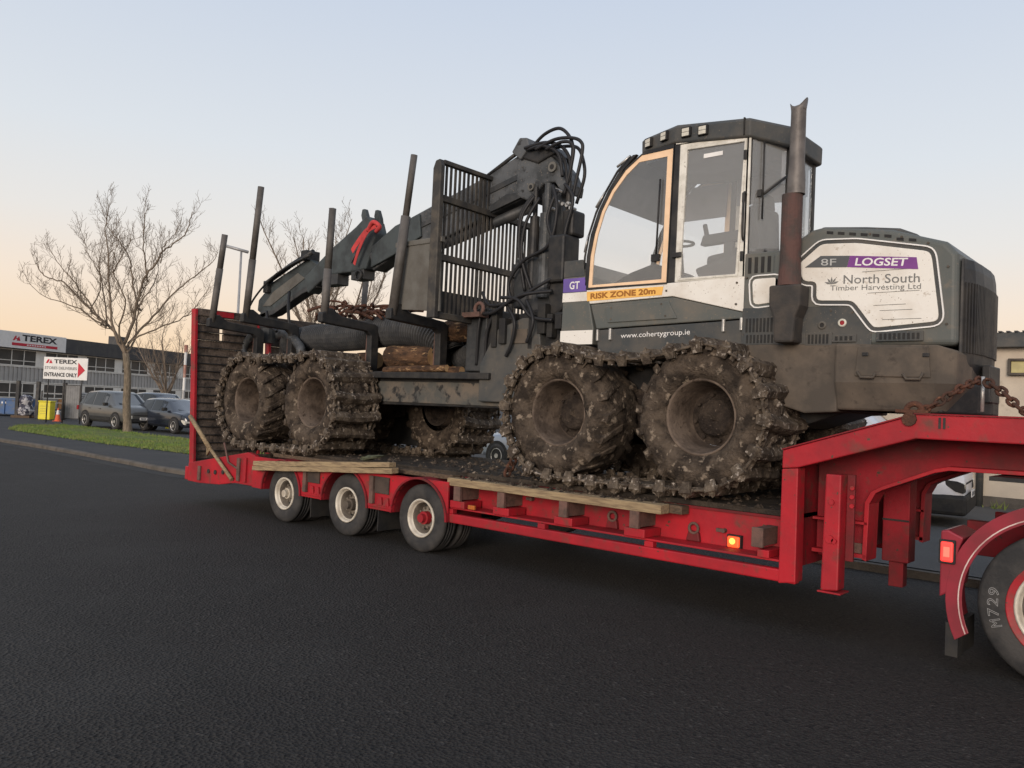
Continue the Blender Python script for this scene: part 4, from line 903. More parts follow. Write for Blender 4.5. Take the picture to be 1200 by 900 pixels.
def shoe_mesh(v):
    rnd = random.Random(v); b = MB()
    seg = 6; bow = rnd.uniform(-.02, .03)
    ys = [-.375+.75*i/seg for i in range(seg+1)]
    vs = []
    for y in ys:
        xo = bow*(1-(y/.375)**2)+rnd.uniform(-.006, .006); zz = rnd.uniform(-.006, .006)
        vs += [(xo-.082, y, -.012), (xo+.082, y, -.012), (xo+.068, y, .024+zz), (xo+.026, y, .074+zz), (xo-.026, y, .074+zz), (xo-.068, y, .024+zz)]
    f = [(i*6+a, i*6+(a+1) % 6, i*6+6+(a+1) % 6, i*6+6+a) for i in range(seg) for a in range(6)]+[tuple(range(6)), tuple(range(seg*6, seg*6+6))[::-1]]
    b.add(vs, f)
    for s in (-1, 1):
        y = .375*s
        b.add([(-.062, y, .055), (.062, y, .055), (.056, y+s*.032, .03), (-.056, y+s*.032, .03), (-.04, y-s*.03, -.07), (.04, y-s*.03, -.07), (.036, y+s*.004, -.07), (-.036, y+s*.004, -.07)],
              [(0, 1, 2, 3), (4, 7, 6, 5), (0, 4, 5, 1), (1, 5, 6, 2), (2, 6, 7, 3), (3, 7, 4, 0)])
        b.add([(-.024, y-s*.03, .055), (.024, y-s*.03, .055), (.022, y+s*.02, .04), (-.022, y+s*.02, .04), (0, y+s*.005, .092)], [(0, 1, 2, 3), (0, 4, 1), (1, 4, 2), (2, 4, 3), (3, 4, 0)])
    return b
SHOES = []
def track(parent, xa, za, xb, zb, yc, sag, seed):
    rnd = random.Random(seed); Rb = .652; P = []
    def put(x, z): P.append(Vector((x, 0, z)))
    for i in range(24): a = R(90-180*i/23); put(xb+Rb*math.cos(a), zb+Rb*math.sin(a))
    for i in range(1, 12): t = i/12; put(xb+(xa-xb)*t, zb+(za-zb)*t-Rb-.012*math.sin(math.pi*t))
    for i in range(24): a = R(270-180*i/23); put(xa+Rb*math.cos(a), za+Rb*math.sin(a))
    for i in range(1, 12): t = i/12; put(xa+(xb-xa)*t, za+(zb-za)*t+Rb-sag*4*t*(1-t))
    P.append(P[0]); L = [0]
    for i in range(1, len(P)): L.append(L[-1]+(P[i]-P[i-1]).length)
    n = round(L[-1]/.262); pitch = L[-1]/n
    def at(s):
        s %= L[-1]; i = next(j for j in range(1, len(L)) if L[j] >= s); f = (s-L[i-1])/(L[i]-L[i-1]); return P[i-1].lerp(P[i], f)
    links = MB(); off = rnd.uniform(0, pitch)
    frames = []
    for k in range(n):
        s = off+k*pitch; p = at(s); t = (at(s+.06)-at(s-.06)).normalized(); nrm = Vector((-t.z, 0, t.x)); frames.append((p, t, nrm))
        for y in (-.30, .30):
            pts = [at(s+q*pitch) for q in (0, .25, .5, .75, 1)]
            pts = [Vector((q.x, yc+y+rnd.uniform(-.006, .006), q.z)) for q in pts]
            links.tube(pts, .026, 6, caps=False)
            m = at(s+.5*pitch); tt = (at(s+.5*pitch+.05)-at(s+.5*pitch-.05)).normalized(); sy = yc+y*1.13
            ringp = [Vector((m.x, sy, m.z))+tt*(.075*math.cos(a))+Vector((0, 1, 0))*(.035*math.sin(a)) for a in [2*math.pi*q/8 for q in range(9)]]
            links.tube(ringp, .015, 5, caps=False)
            for q in range(5):       # mud packed between the shoes
                mm = at(s+pitch*rnd.uniform(.15, .85)); n3 = Vector((mm.x, 0, mm.z)); t3 = (at(s+.5*pitch+.05)-at(s+.5*pitch-.05)).normalized(); r3 = Vector((-t3.z, 0, t3.x)); e = rnd.uniform(.025, .07); c3 = Vector((mm.x, yc+rnd.uniform(.0, .36)*(1 if y > 0 else -1), mm.z))+r3*rnd.uniform(-.02, .015)
                jj = lambda: rnd.uniform(.6, 1.3)
                links.add([c3+t3*e*jj(), c3-t3*e*jj(), c3+Vector((0, e*jj(), 0)), c3-Vector((0, e*jj(), 0)), c3+r3*e*.7*jj(), c3-r3*e*.5], [(0, 2, 4), (2, 1, 4), (1, 3, 4), (3, 0, 4), (2, 0, 5), (1, 2, 5), (3, 1, 5), (0, 3, 5)])
            if rnd.random() < .8:
                nn = Vector((-tt.z, 0, tt.x)); c0 = Vector((m.x, sy+(.03 if y > 0 else -.03), m.z)); w_ = rnd.uniform(.018, .034); o_ = rnd.uniform(.03, .065); i_ = rnd.uniform(.03, .06)
                links.add([c0-tt*w_-nn*i_, c0+tt*w_-nn*i_, c0+tt*w_*.8+nn*.02, c0+nn*o_, c0-tt*w_*.8+nn*.02]+[q+Vector((0, -.025 if y > 0 else .025, 0)) for q in (c0-tt*w_-nn*i_, c0+tt*w_-nn*i_, c0+tt*w_*.8+nn*.02, c0+nn*o_, c0-tt*w_*.8+nn*.02)],
                          [(0, 1, 2, 3, 4), (9, 8, 7, 6, 5), (0, 5, 6, 1), (1, 6, 7, 2), (2, 7, 8, 3), (3, 8, 9, 4), (4, 9, 5, 0)])
    tr_ = links.build('wheel_track', track_steel, parent); tr_['kind'] = 'stuff'
    for p, t, nrm in frames:
        v = rnd.randrange(3)
        o = bpy.data.objects.new('track_shoe', SHOES[v]); COL.objects.link(o); o.parent = tr_
        m = Matrix(((t.x, 0, nrm.x), (t.y, 1, nrm.y), (t.z, 0, nrm.z)))
        m = m @ Matrix.Rotation(rnd.uniform(-.07, .07), 3, 'Z') @ Matrix.Rotation(rnd.uniform(-.06, .06), 3, 'Y')
        o.rotation_euler = m.to_euler(); o.location = Vector((p.x, yc, p.z))+nrm*rnd.uniform(-.012, .010)-WL[tr_]
    return tr_
for v in range(3):
    o = shoe_mesh(v).build('track_shoe', track_steel, None, origin=(0, 0, 0)); SHOES.append(o.data); bpy.data.objects.remove(o)
WHEELS = [(-11.16, 1.625), (-9.51, 1.64), (-5.23, 1.665), (-3.61, 1.685)]
for side, yc in ((1, FY0+.35), (-1, FY1-.35)):
    dxr = .8 if side < 0 else 0        # the rear frame is articulated a little, its far bogie stands further forward
    for k, (x, z) in enumerate(WHEELS): make_big_wheel(FW, x+(dxr if k < 2 else 0), z, yc, side, .2 if k < 2 else .03)
    track(FW, WHEELS[0][0]+dxr, WHEELS[0][1], WHEELS[1][0]+dxr, WHEELS[1][1], yc, .05, 11+side)
    track(FW, *WHEELS[2], *WHEELS[3], yc, .13, 21+side)
# bogie beams and axles
for a, b_ in ((0, 1), (2, 3)):
    (xa, za), (xb, zb) = WHEELS[a], WHEELS[b_]
    for y in (.82, 1.62):
        b = MB(); b.prism([(xa-.2, za-.16), (xa-.2, za+.16), ((xa+xb)/2-.3, za+.28), ((xa+xb)/2+.3, za+.28), (xb+.2, zb+.16), (xb+.2, zb-.16), ((xa+xb)/2, za-.2)], y, y+.16); b.build('bogie_beam', mud_dk, FW, .02)
    for x, z in (WHEELS[a], WHEELS[b_]):
        b = MB(); b.cyl((x, .55, z), .16, 0, 1.5, 16); b.build('axle_hub', mud_dk, FW)
    b = MB(); b.cyl(((xa+xb)/2, .9, za+.05), .16, 0, .8, 16); b.box((xa+xb)/2-.25, (xa+xb)/2+.25, 1.05, 1.55, za-.12, za+.3); b.build('axle', mud_dk, FW, .02)

# ---- rear load frame
b = MB(); b.prism([(-11.9, 1.90), (-11.9, 2.12), (-6.0, 2.12), (-6.0, 1.68), (-8.9, 1.66)], .95, 1.65); b.build('load_frame', blk_st, FW, .015)
b = MB(); b.box(-9.3, -6.75, .80, .949, 2.02, 2.10); b.build('frame_step', blk_st, FW, .008)
b = MB(); b.box(-9.2, -6.55, .93, .949, 1.70, 1.98); b.build('frame_side', M('smeared_frame_paint', (.085, .085, .078), (.15, .125, .1), 4, .7, .1, .1, 20, c3=(.03, .03, .03), s3=7, cut3=(.55, .65)), FW, .006)
b = MB(); b.prism([(-6.95, 1.75), (-6.95, 2.2), (-6.70, 2.62), (-6.30, 2.75), (-6.05, 2.75), (-5.9, 1.75)], .85, 1.75); b.build('frame_joint', grn_dk, FW, .015)
b = MB(); b.box(-6.45, -6.2, .835, .849, 2.45, 2.62); b.build('joint_cover', brown_st, FW, .008)
b = MB(); b.box(-7.25, -6.9, .9, 1.7, 2.12, 2.9); b.build('crane_pedestal', crane_dk, FW, .02)
b = MB(); b.prism([(-11.2, 1.1), (-11.2, 1.6), (-10.3, 1.9), (-9.6, 1.9), (-9.2, 1.6), (-9.2, 1.05)], 1.95, 2.05); b.build('gap_blocker', blk, FW, .02)  # added black plate, hides the bright ground so the gap stays dark
# bunks: cross beam, legs and stakes
for i, (xb, zt, xt, zb) in enumerate([(-12.25, 4.22, -12.03, 2.86), (-11.25, 4.84, -11.05, 2.90), (-9.27, 4.28, -9.23, 2.83), (-7.86, 4.74, -7.62, 2.82)]):
    b = MB(); pr = [(.13, zb+.02), (.13, zb-.10), (.22, zb-.11), (.92, zb-.15), (.98, zb-.20), (.99, 2.13), (1.12, 2.13), (1.12, zb-.09), (1.05, zb-.04), (.45, zb+.01), (.30, zb+.10), (.26, zb+.10)]
    b.prism(pr, xb-.055, xb+.055, 'x'); bk = b.build('bunk', blk_st, FW, .012)
    b = MB(); b.prism([(2.6-p[0], p[1]) for p in pr], xb-.055, xb+.055, 'x'); b.build('bunk', blk_st, FW, .012)
    b = MB(); b.box(xb-.075, xb-.056, .99, 1.13, 2.14, zb-.16); b.build('bunk_plate', steel_br, bk, .004)
    rr = .055 if i < 3 else .06
    b = MB(); x0 = xb; mid = .45 if i in (1, 2) else .62
    p0, p1 = Vector((x0, .2, zb-.05)), Vector((xt, .22, zt)); pm = p0.lerp(p1, mid)
    b.tube([p0, pm], rr, 10); b.tube([pm, p1], rr-(.006 if i < 3 else .018), 10)
    b.build('stake', stake_m, FW)
    if i in (1, 3):
        b = MB(); b.tube([(xb, 2.4, zb-.05), (xb+.05, 2.4, 3.75)], .05, 10); b.build('stake', stake_m, FW)
# ---- headboard: side plates and barred gate
XR = -7.2
b = MB(); b.add([(x, y, z) for y in (.30, .33) for x, z in ((-7.93, 2.86), (-7.13, 2.80), (-7.17, 3.66), (-7.95, 3.63))], [(0, 1, 2, 3), (7, 6, 5, 4), (0, 4, 5, 1), (1, 5, 6, 2), (2, 6, 7, 3), (3, 7, 4, 0)]); b.build('headboard_plate', panel_m, FW, .006)
b = MB(); b.box(-7.97, -7.13, .285, .345, 3.635, 3.70); b.build('plate_rim', panel_m, FW, .008)
b = MB(); b.prism([(XR-.09, 2.72), (XR-.09, 4.53), (XR-.05, 4.62), (XR+.02, 4.63), (XR+.05, 4.55), (XR+.05, 2.72)], .24, .31); gp = b.build('headboard', rack_m, FW, .012)
bars = MB()
def rail(y0, z0, y1, z1, h=.07):
    b = MB(); b.add([(x, y, z+dz) for x in (XR-.035, XR+.035) for (y, z) in ((y0, z0), (y1, z1)) for dz in (0, h)], [(0, 1, 3, 2), (4, 6, 7, 5), (0, 4, 5, 1), (2, 3, 7, 6), (0, 2, 6, 4), (1, 5, 7, 3)]); b.build('headboard_rail', rack_m, gp, .008)
rail(.315, 4.58, 1.22, 4.58, .055)
b = MB(); b.tube([(XR, 1.22, 4.61), (XR, 1.30, 4.58), (XR, 1.36, 4.48), (XR, 1.42, 4.18)], .03, 8); b.build('headboard_rail', rack_m, gp)
rail(.315, 4.13, 2.42, 4.10, .08); rail(.315, 3.42, 2.42, 3.40, .08); rail(.315, 2.72, 2.42, 2.70, .08)
k = 0; y = .385
while y < 2.38:
    zt = 4.58 if y < 1.25 else (4.45 if y < 1.34 else 4.10)
    b = MB(); wd = .034 if k not in (8, 9) else .05; b.box(XR-.007, XR+.007, y-wd/2, y+wd/2, 2.775, zt+.004); b.build('headboard_bar', rack_m, gp)
    y += .075; k += 1
b = MB(); b.box(XR-.05, XR+.05, 2.36, 2.44, 2.72, 4.15); b.build('headboard_post', rack_m, gp, .01)
b = MB(); b.box(XR-.032, XR+.0, .36, 1.5, 2.77, 3.06); b.build('headboard_lower_plate', blk_st, gp)

# ---- crane
cr = MB(); cr.cyl((-6.3, FC, 2.6), .27, 0, .5, 20, 'z'); cr.box(-6.62, -5.98, FC-.26, FC+.26, 2.9, 3.5); cr = cr.build('crane_base', crane_dk, FW, .02)
def part(name, m, parent, fn, bev=.01):
    b = MB(); fn(b); return b.build(name, m, parent, bev)
part('crane_column', crane_dk, FW, lambda b: b.prism([(-6.36, 3.4), (-6.34, 4.0), (-6.36, 4.30), (-6.2, 4.40), (-6.06, 4.3), (-6.0, 3.9), (-5.98, 3.4)], FC-.12, FC+.12), .02)
for dx, dy, r0 in ((-6.36, -.22, .06), (-6.14, -.26, .085), (-5.86, -.22, .065)):
    b = MB(); b.cyl((dx, FC+dy, 3.0), r0, 0, 1.0, 14, 'z'); b.cyl((dx, FC+dy, 4.0), r0*.5, 0, .36, 10, 'z'); b.build('lift_cylinder', crane_g if r0 > .08 else blk_st, FW)
part('slew_motor', blk_st, FW, lambda b: b.prism([(-6.0, 2.7), (-6.0, 3.5), (-5.80, 3.5), (-5.7, 2.9)], FC-.35, FC-.05), .03)
part('valve_block', blk_st, FW, lambda b: b.box(-5.98, -5.74, FC-.42, FC-.12, 3.15, 3.70), .03)
part('valve_head', blk_st, FW, lambda b: b.box(-5.88, -5.72, FC-.3, FC-.06, 3.70, 4.0), .03)
part('oil_tank', blk_st, FW, lambda b: b.prism([(-6.62, 2.42), (-6.62, 2.78), (-6.2, 2.86), (-5.65, 2.80), (-5.65, 2.35)], .95, 1.9), .03)
for k in range(9):
    rr_ = random.Random(40+k); x = -6.9+k*.14
    part('fitting_block', blk, FW, lambda b: b.box(x, x+rr_.uniform(.06, .12), .80+rr_.uniform(0, .1), .94, 2.45+rr_.uniform(-.1, .25), 2.72+rr_.uniform(-.02, .22)), .01)
# knuckle at the top and main boom running down to the left
part('boom_knuckle', crane_g, FW, lambda b: b.prism([(-6.72, 4.70), (-6.63, 4.95), (-6.45, 4.93), (-6.23, 4.76), (-6.02, 4.54), (-5.93, 4.36), (-5.95, 4.24), (-6.05, 4.30), (-6.12, 4.40), (-6.31, 4.40), (-6.45, 4.27), (-6.56, 4.24), (-6.74, 4.32)], FC-.17, FC+.17), .02)
part('knuckle_cap', crane_g, FW, lambda b: b.prism([(-6.79, 4.86), (-6.67, 5.02), (-6.55, 5.0), (-6.50, 4.88), (-6.64, 4.74)], FC-.22, FC+.24), .015)
part('knuckle_hood', blk_st, FW, lambda b: b.prism([(-6.63, 4.76), (-6.55, 4.93), (-6.25, 4.88), (-6.12, 4.74), (-6.38, 4.66)], FC-.20, FC+.20), .02)
for x, z, r0 in ((-6.15, 4.58, .062), (-6.47, 4.385, .048)):
    b = MB(); b.cyl((x, FC-.17, z), r0, -.03, 0, 16); o = b.build('pivot_pin', panel_m, FW)
    b = MB(); b.cyl((x, FC-.2, z), r0*.5, -.006, .0, 12); b.build('pin_hole', blk, o)
part('main_boom', crane_g, FW, lambda b: b.prism([(-9.5, 3.60), (-9.6, 3.85), (-9.3, 4.06), (-8.77, 4.28), (-8.23, 4.42), (-7.24, 4.67), (-6.70, 4.86), (-6.62, 4.6), (-6.66, 4.28), (-6.97, 4.21), (-7.33, 4.11), (-7.96, 3.95), (-9.02, 3.80)], FC-.13, FC+.13), .02)
part('boom_rib', crane_dk, FW, lambda b: b.prism([(-8.9, 4.02), (-8.9, 4.09), (-6.72, 4.60), (-6.70, 4.53)], FC-.145, FC-.131), .004)
part('boom_gusset', crane_dk, FW, lambda b: b.prism([(-7.2, 4.16), (-7.2, 4.24), (-6.9, 4.36), (-6.62, 4.36), (-6.6, 4.3)], FC-.165, FC-.131), .004)
part('boom_cylinder', crane_dk, FW, lambda b: b.tube([(-9.0, FC, 3.76), (-7.9, FC, 3.93), (-6.6, FC, 4.2)], .07, 12), 0)
part('boom_rod', blk_st, FW, lambda b: b.tube([(-7.35, FC-.12, 4.63), (-6.72, FC-.12, 4.90)], .025, 8), 0)
part('stick_boom', teal, FW, lambda b: b.prism([(-11.1, 3.36), (-11.22, 3.62), (-10.54, 4.02), (-9.95, 4.30), (-9.72, 4.44), (-9.55, 4.34), (-9.47, 4.15), (-9.58, 3.85), (-9.66, 3.64), (-9.95, 3.62), (-10.5, 3.62), (-10.8, 3.52)], FC-.13, FC+.10), .02)
part('stick_patch', crane_g, FW, lambda b: b.prism([(-10.0, 3.78), (-9.86, 3.94), (-9.83, 3.92), (-9.97, 3.75)], FC-.168, FC-.158), 0)
for dx, dy in ((0, -.09), (.13, .05)):
    part('stick_fork', teal, FW, lambda b: b.prism([(-9.78+dx, 4.28), (-9.85+dx, 4.46), (-9.83+dx, 4.55), (-9.77+dx, 4.55), (-9.71+dx, 4.42), (-9.66+dx, 4.22)], FC+dy-.03, FC+dy+.04), .01)
part('stick_rear', teal, FW, lambda b: b.prism([(-9.50, 3.64), (-9.50, 3.95), (-9.0, 4.20), (-8.5, 4.31), (-8.45, 3.99), (-9.02, 3.78)], FC-.17, FC-.132), .012)
part('extension_boom', teal, FW, lambda b: b.prism([(-12.62, 3.16), (-12.60, 3.34), (-12.15, 3.64), (-11.2, 3.94), (-10.95, 3.82), (-10.95, 3.50), (-11.3, 3.43), (-12.1, 3.13), (-12.45, 3.08)], FC-.08, FC+.06), .015)
part('extension_plate', panel_m, FW, lambda b: b.prism([(-12.45, 3.22), (-12.15, 3.45), (-11.45, 3.72), (-11.25, 3.62), (-12.2, 3.22)], FC-.092, FC-.082), .004)
part('extension_edge', crane_dk, FW, lambda b: b.prism([(-12.62, 3.08), (-12.45, 3.02), (-12.1, 3.07), (-11.3, 3.37), (-10.9, 3.45), (-10.9, 3.53), (-11.3, 3.46), (-12.1, 3.16), (-12.45, 3.10)], FC-.10, FC+.09), .008)
part('extension_cylinder', blk_st, FW, lambda b: b.tube([(-12.3, FC-.13, 3.60), (-11.6, FC-.13, 3.85), (-11.0, FC-.13, 4.02)], .04, 8), 0)
part('cylinder_mount', blk_st, FW, lambda b: b.box(-11.3, -11.14, FC-.16, FC+.1, 3.90, 4.06), .01)
part('cylinder_mount', blk_st, FW, lambda b: b.box(-12.35, -12.22, FC-.16, FC+.1, 3.44, 3.64), .01)
part('hose_guide', blk_st, FW, lambda b: b.tube(smoothpath([(-11.0, FC-.2, 3.95), (-11.9, FC-.2, 3.72), (-12.5, FC-.2, 3.38), (-12.78, FC-.2, 3.05), (-12.8, FC-.2, 2.85)]), .018, 6), 0)
part('boom_valve', crane_dk, FW, lambda b: b.box(-10.02, -9.72, FC-.12, FC+.1, 3.50, 3.66), .01)
part('boom_valve', crane_dk, FW, lambda b: b.box(-10.75, -10.35, FC-.12, FC+.1, 3.46, 3.64), .01)
part('eye_ring', blk_st, FW, lambda b: b.lathe([(.07+.02*math.cos(t*math.pi/3), .02*math.sin(t*math.pi/3)) for t in range(6)], (-9.80, FC-.15, 3.55), 14, closed=True), 0)
# grapple hanging at the boom tip inside the ramps
part('grapple_rotator', crane_dk, FW, lambda b: (b.box(-12.5, -12.25, FC-.1, FC+.1, 2.85, 3.14), b.cyl((-12.38, FC, 2.6), .13, 0, .25, 14, 'z')), .015)
for s in (-1, 1):
    part('grapple_claw', crane_g, FW, lambda b: b.tube(smoothpath([(-12.3+.1*s, FC+.12*s, 2.75), (-12.0+.5*s, FC-.2, 2.72), (-11.8+.85*s, FC-.3, 2.45), (-11.7+.6*s, FC-.35, 2.2)]), [.09]*8+[.075]*6+[.05]*5, 8), 0)
for k, pts in enumerate(([(-12.05, FC-.25, 3.1), (-11.9, FC-.3, 2.9), (-11.65, FC-.3, 2.75)], [(-11.5, FC-.2, 3.4), (-11.35, FC-.3, 3.1), (-11.3, FC-.3, 2.85)])):
    part('grapple_hose', cable_m, FW, lambda b: b.tube(smoothpath(pts), .025, 6), 0)
# hydraulic hoses looping over the knuckle
HY = FC-.2
hs = [[(-6.46, HY, 4.88), (-6.30, HY, 4.99), (-6.11, HY, 5.03), (-5.98, HY, 4.98), (-5.87, HY, 4.84), (-5.85, HY, 4.68), (-5.88, HY, 4.3)],
      [(-6.55, HY-.05, 4.86), (-6.25, HY-.03, 4.88), (-6.02, HY, 4.80), (-5.88, HY, 4.6), (-5.9, HY, 4.25)],
      [(-6.5, HY+.1, 4.86), (-6.2, HY+.05, 4.80), (-6.0, HY+.05, 4.64), (-5.95, HY+.05, 4.3)],
      [(-6.35, HY-.08, 4.80), (-6.1, HY-.05, 4.88), (-5.86, HY-.05, 4.86), (-5.70, HY-.05, 4.79), (-5.67, HY-.05, 4.66), (-5.75, HY-.05, 4.3), (-5.78, HY-.05, 4.15)],
      [(-6.4, HY+.1, 4.82), (-6.12, HY+.1, 4.84), (-5.85, HY+.08, 4.78), (-5.74, HY+.06, 4.62), (-5.70, HY+.05, 4.4), (-5.8, HY+.05, 4.1)],
      [(-6.3, HY+.05, 4.76), (-6.1, HY+.05, 4.68), (-5.98, HY+.05, 4.4)],
      [(-6.52, HY-.03, 4.84), (-6.25, HY-.06, 4.83), (-6.02, HY-.05, 4.7), (-5.95, HY-.04, 4.42)],
      [(-6.2, HY-.06, 4.78), (-5.95, HY-.08, 4.82), (-5.78, HY-.08, 4.74), (-5.82, HY-.07, 4.45), (-5.9, HY-.06, 4.2)],
      [(-6.40, HY-.02, 4.28), (-6.55, HY-.06, 4.05), (-6.56, HY-.07, 3.75), (-6.48, HY-.06, 3.4), (-6.5, HY, 2.9)],
      [(-6.36, HY-.04, 4.25), (-6.50, HY-.10, 4.0), (-6.52, HY-.1, 3.6), (-6.42, HY-.08, 3.1)],
      [(-6.25, HY-.08, 4.2), (-6.4, HY-.14, 3.9), (-6.44, HY-.14, 3.5), (-6.3, HY-.1, 3.1)],
      [(-6.0, HY-.15, 4.3), (-5.9, HY-.18, 4.0), (-6.0, HY-.18, 3.6), (-6.4, HY-.15, 3.45), (-6.62, HY-.15, 3.2), (-6.55, HY-.15, 2.95)],
      [(-5.85, HY-.12, 4.3), (-5.72, HY-.12, 4.1), (-5.8, HY-.14, 3.7), (-5.76, HY-.15, 3.3)],
      [(-5.95, HY-.12, 4.25), (-6.05, HY-.16, 3.9), (-5.9, HY-.16, 3.5), (-6.0, HY-.15, 3.1)],
      [(-7.0, HY-.2, 3.1), (-6.8, HY-.28, 2.92), (-6.4, HY-.3, 2.95), (-6.1, HY-.25, 3.1), (-5.9, HY-.2, 3.2)],
      [(-7.05, HY-.25, 2.85), (-6.7, HY-.33, 2.82), (-6.3, HY-.32, 3.0), (-5.9, HY-.2, 3.05)],
      [(-6.6, HY-.3, 3.0), (-6.3, HY-.34, 2.95), (-6.1, HY-.32, 2.75), (-5.8, HY-.3, 2.7)],
      [(-6.5, HY-.3, 2.9), (-6.35, HY-.32, 2.7), (-6.4, HY-.3, 2.45), (-6.5, HY-.28, 2.3)],
      [(-6.2, HY-.3, 2.95), (-6.05, HY-.34, 2.7), (-6.15, HY-.32, 2.45)],
      [(-6.9, HY-.2, 2.2), (-6.85, HY-.25, 2.6), (-6.7, HY-.25, 2.9)], [(-7.05, HY-.2, 2.2), (-7.0, HY-.25, 2.6), (-6.95, HY-.25, 2.95)]]
for p in hs:
    b = MB(); b.tube(smoothpath(p, 7), .021, 7); b.build('hydraulic_hose', cable_m, FW)
for k in range(8):
    rr_ = random.Random(k); x = -6.05+rr_.uniform(-.05, .3); z = 4.30-rr_.uniform(0, .3); b = MB(); b.cyl((x, FC-.26, z), .022, -.05, .05, 8); b.build('hose_fitting', silver, FW)
part('hose_clamp', steel_br, FW, lambda b: (b.lathe([(.07+.025*math.cos(t*math.pi/3), .025*math.sin(t*math.pi/3)) for t in range(6)], (-6.95, FC-.5, 2.88), 14, closed=True), b.box(-7.25, -6.9, FC-.55, FC-.3, 2.78, 2.84)), 0)

# ---- cab
CY, CF = .65, 1.95
def slab(name, pts, m, y0, y1, bev=.01, parent=FW): return part(name, m, parent, lambda b: b.prism(pts, y0, y1), bev)
cab = slab('cab_floor', [(-5.20, 2.86), (-5.15, 3.0), (-3.22, 3.0), (-3.22, 2.7), (-5.1, 2.6)], grn_dk, CY+.03, CF-.03, .01)
slab('cab_lower_panel', [(-5.235, 2.985), (-3.425, 3.005), (-3.425, 2.675), (-4.18, 2.862), (-5.185, 2.835)], white_p, CY, CY+.028, .008)
slab('cab_lower_panel', [(-5.235, 2.985), (-3.425, 3.005), (-3.425, 2.675), (-4.18, 2.862), (-5.185, 2.835)], white_p, CF-.028, CF, .008)
slab('cab_skirt', [(-5.18, 2.83), (-4.18, 2.857), (-3.425, 2.67), (-3.425, 2.615), (-5.09, 2.565)], grn, CY+.01, CF-.01, .012)
slab('skirt_panel', [(-4.98, 2.80), (-4.22, 2.815), (-4.12, 2.64), (-4.94, 2.625)], grn, CY-.004, CY+.012, .006)
slab('step_panel', [(-5.10, 2.555), (-3.42, 2.605), (-3.42, 2.22), (-5.05, 2.22)], grn_dk, CY+.02, CF-.02, .012)
for x in (-5.06, -4.9, -3.62, -3.44):
    part('hinge', silver, FW, lambda b: b.box(x-.012, x+.012, CY-.015, CY+.02, 2.44+(x+5)*.04, 2.56+(x+5)*.04), .004)
text('step_lettering', 'www.cohertygroup.ie', white_c, FW, (-4.78, CY+.019, 2.445), .80, .068, (1, 0, .025), thick=.002)
decal('warning_band', [(-5.215, CY-.001, 2.865), (-4.30, CY-.001, 2.88), (-4.285, CY-.001, 2.965), (-5.225, CY-.001, 2.965)], orange_t, FW)
text('warning_lettering', 'RISK ZONE 20m', brown_t, FW, (-5.17, CY-.005, 2.885), .80, .062, (1, 0, .012), thick=.003, bold=.035)
# front column next to the cab, with model badge
gt = slab('front_column', [(-5.56, 2.40), (-5.545, 3.30), (-5.30, 3.30), (-5.255, 3.12), (-5.125, 2.57), (-5.125, 2.40)], grn, CY+.005, CF-.005, .012)
slab('column_top', [(-5.545, 3.14), (-5.545, 3.32), (-5.29, 3.32), (-5.265, 3.14)], grn_dk, CY-.002, CY+.006, .004)
decal('column_badge', [(-5.548, CY+.003, 2.975), (-5.225, CY+.003, 2.975), (-5.262, CY+.003, 3.125), (-5.548, CY+.003, 3.125)], violet, FW)
decal('column_white_strip', [(-5.552, CY+.003, 2.87), (-5.20, CY+.003, 2.87), (-5.226, CY+.003, 2.968), (-5.55, CY+.003, 2.968)], white_p, FW)
decal('column_white_strip', [(-5.56, CY+.003, 2.405), (-5.13, CY+.003, 2.405), (-5.13, CY+.003, 2.555), (-5.56, CY+.003, 2.555)], white_p, FW)
text('badge_lettering', 'GT', white_c, FW, (-5.46, CY-.001, 3.005), .135, .085, thick=.002, bold=.02)
# curved front profile
def cv(off=0): 
    P = [(-4.70, 4.36), (-4.86, 4.22), (-5.0, 4.02), (-5.11, 3.82), (-5.195, 3.58), (-5.235, 3.35), (-5.245, 3.03)]
    return [(x+off, z) for x, z in P]
def curvebar(name, m, off, wdt, y0, y1, bev=.006):
    a, b2 = cv(off), cv(off+wdt); return slab(name, a+b2[::-1], m, y0, y1, bev)
for y0 in (CY, CF-.05): curvebar('windscreen_frame', blk_st, -.015, .05, y0, y0+.05)
b = MB()
for i in range(6):
    (xa, za), (xb, zb) = cv(.0)[i], cv(.0)[i+1]
    b.add([(xa, CY+.06, za), (xa, CF-.06, za), (xb, CF-.06, zb), (xb, CY+.06, zb)], [(0, 1, 2, 3)])
b.build('windscreen', glass_m, FW)
for i in range(0, 6, 2):
    (xa, za), (xb, zb) = cv(-.05)[i], cv(-.05)[i+1]
    part('screen_guard', silver, FW, lambda b: b.tube([(xa-.005, CY+.02, za), (xb-.005, CY+.02, zb+.05)], .014, 6), 0)
part('screen_guard_rail', blk_st, FW, lambda b: b.tube([(x-.05, CY+.02, z) for x, z in cv(0)], .012, 6), 0)
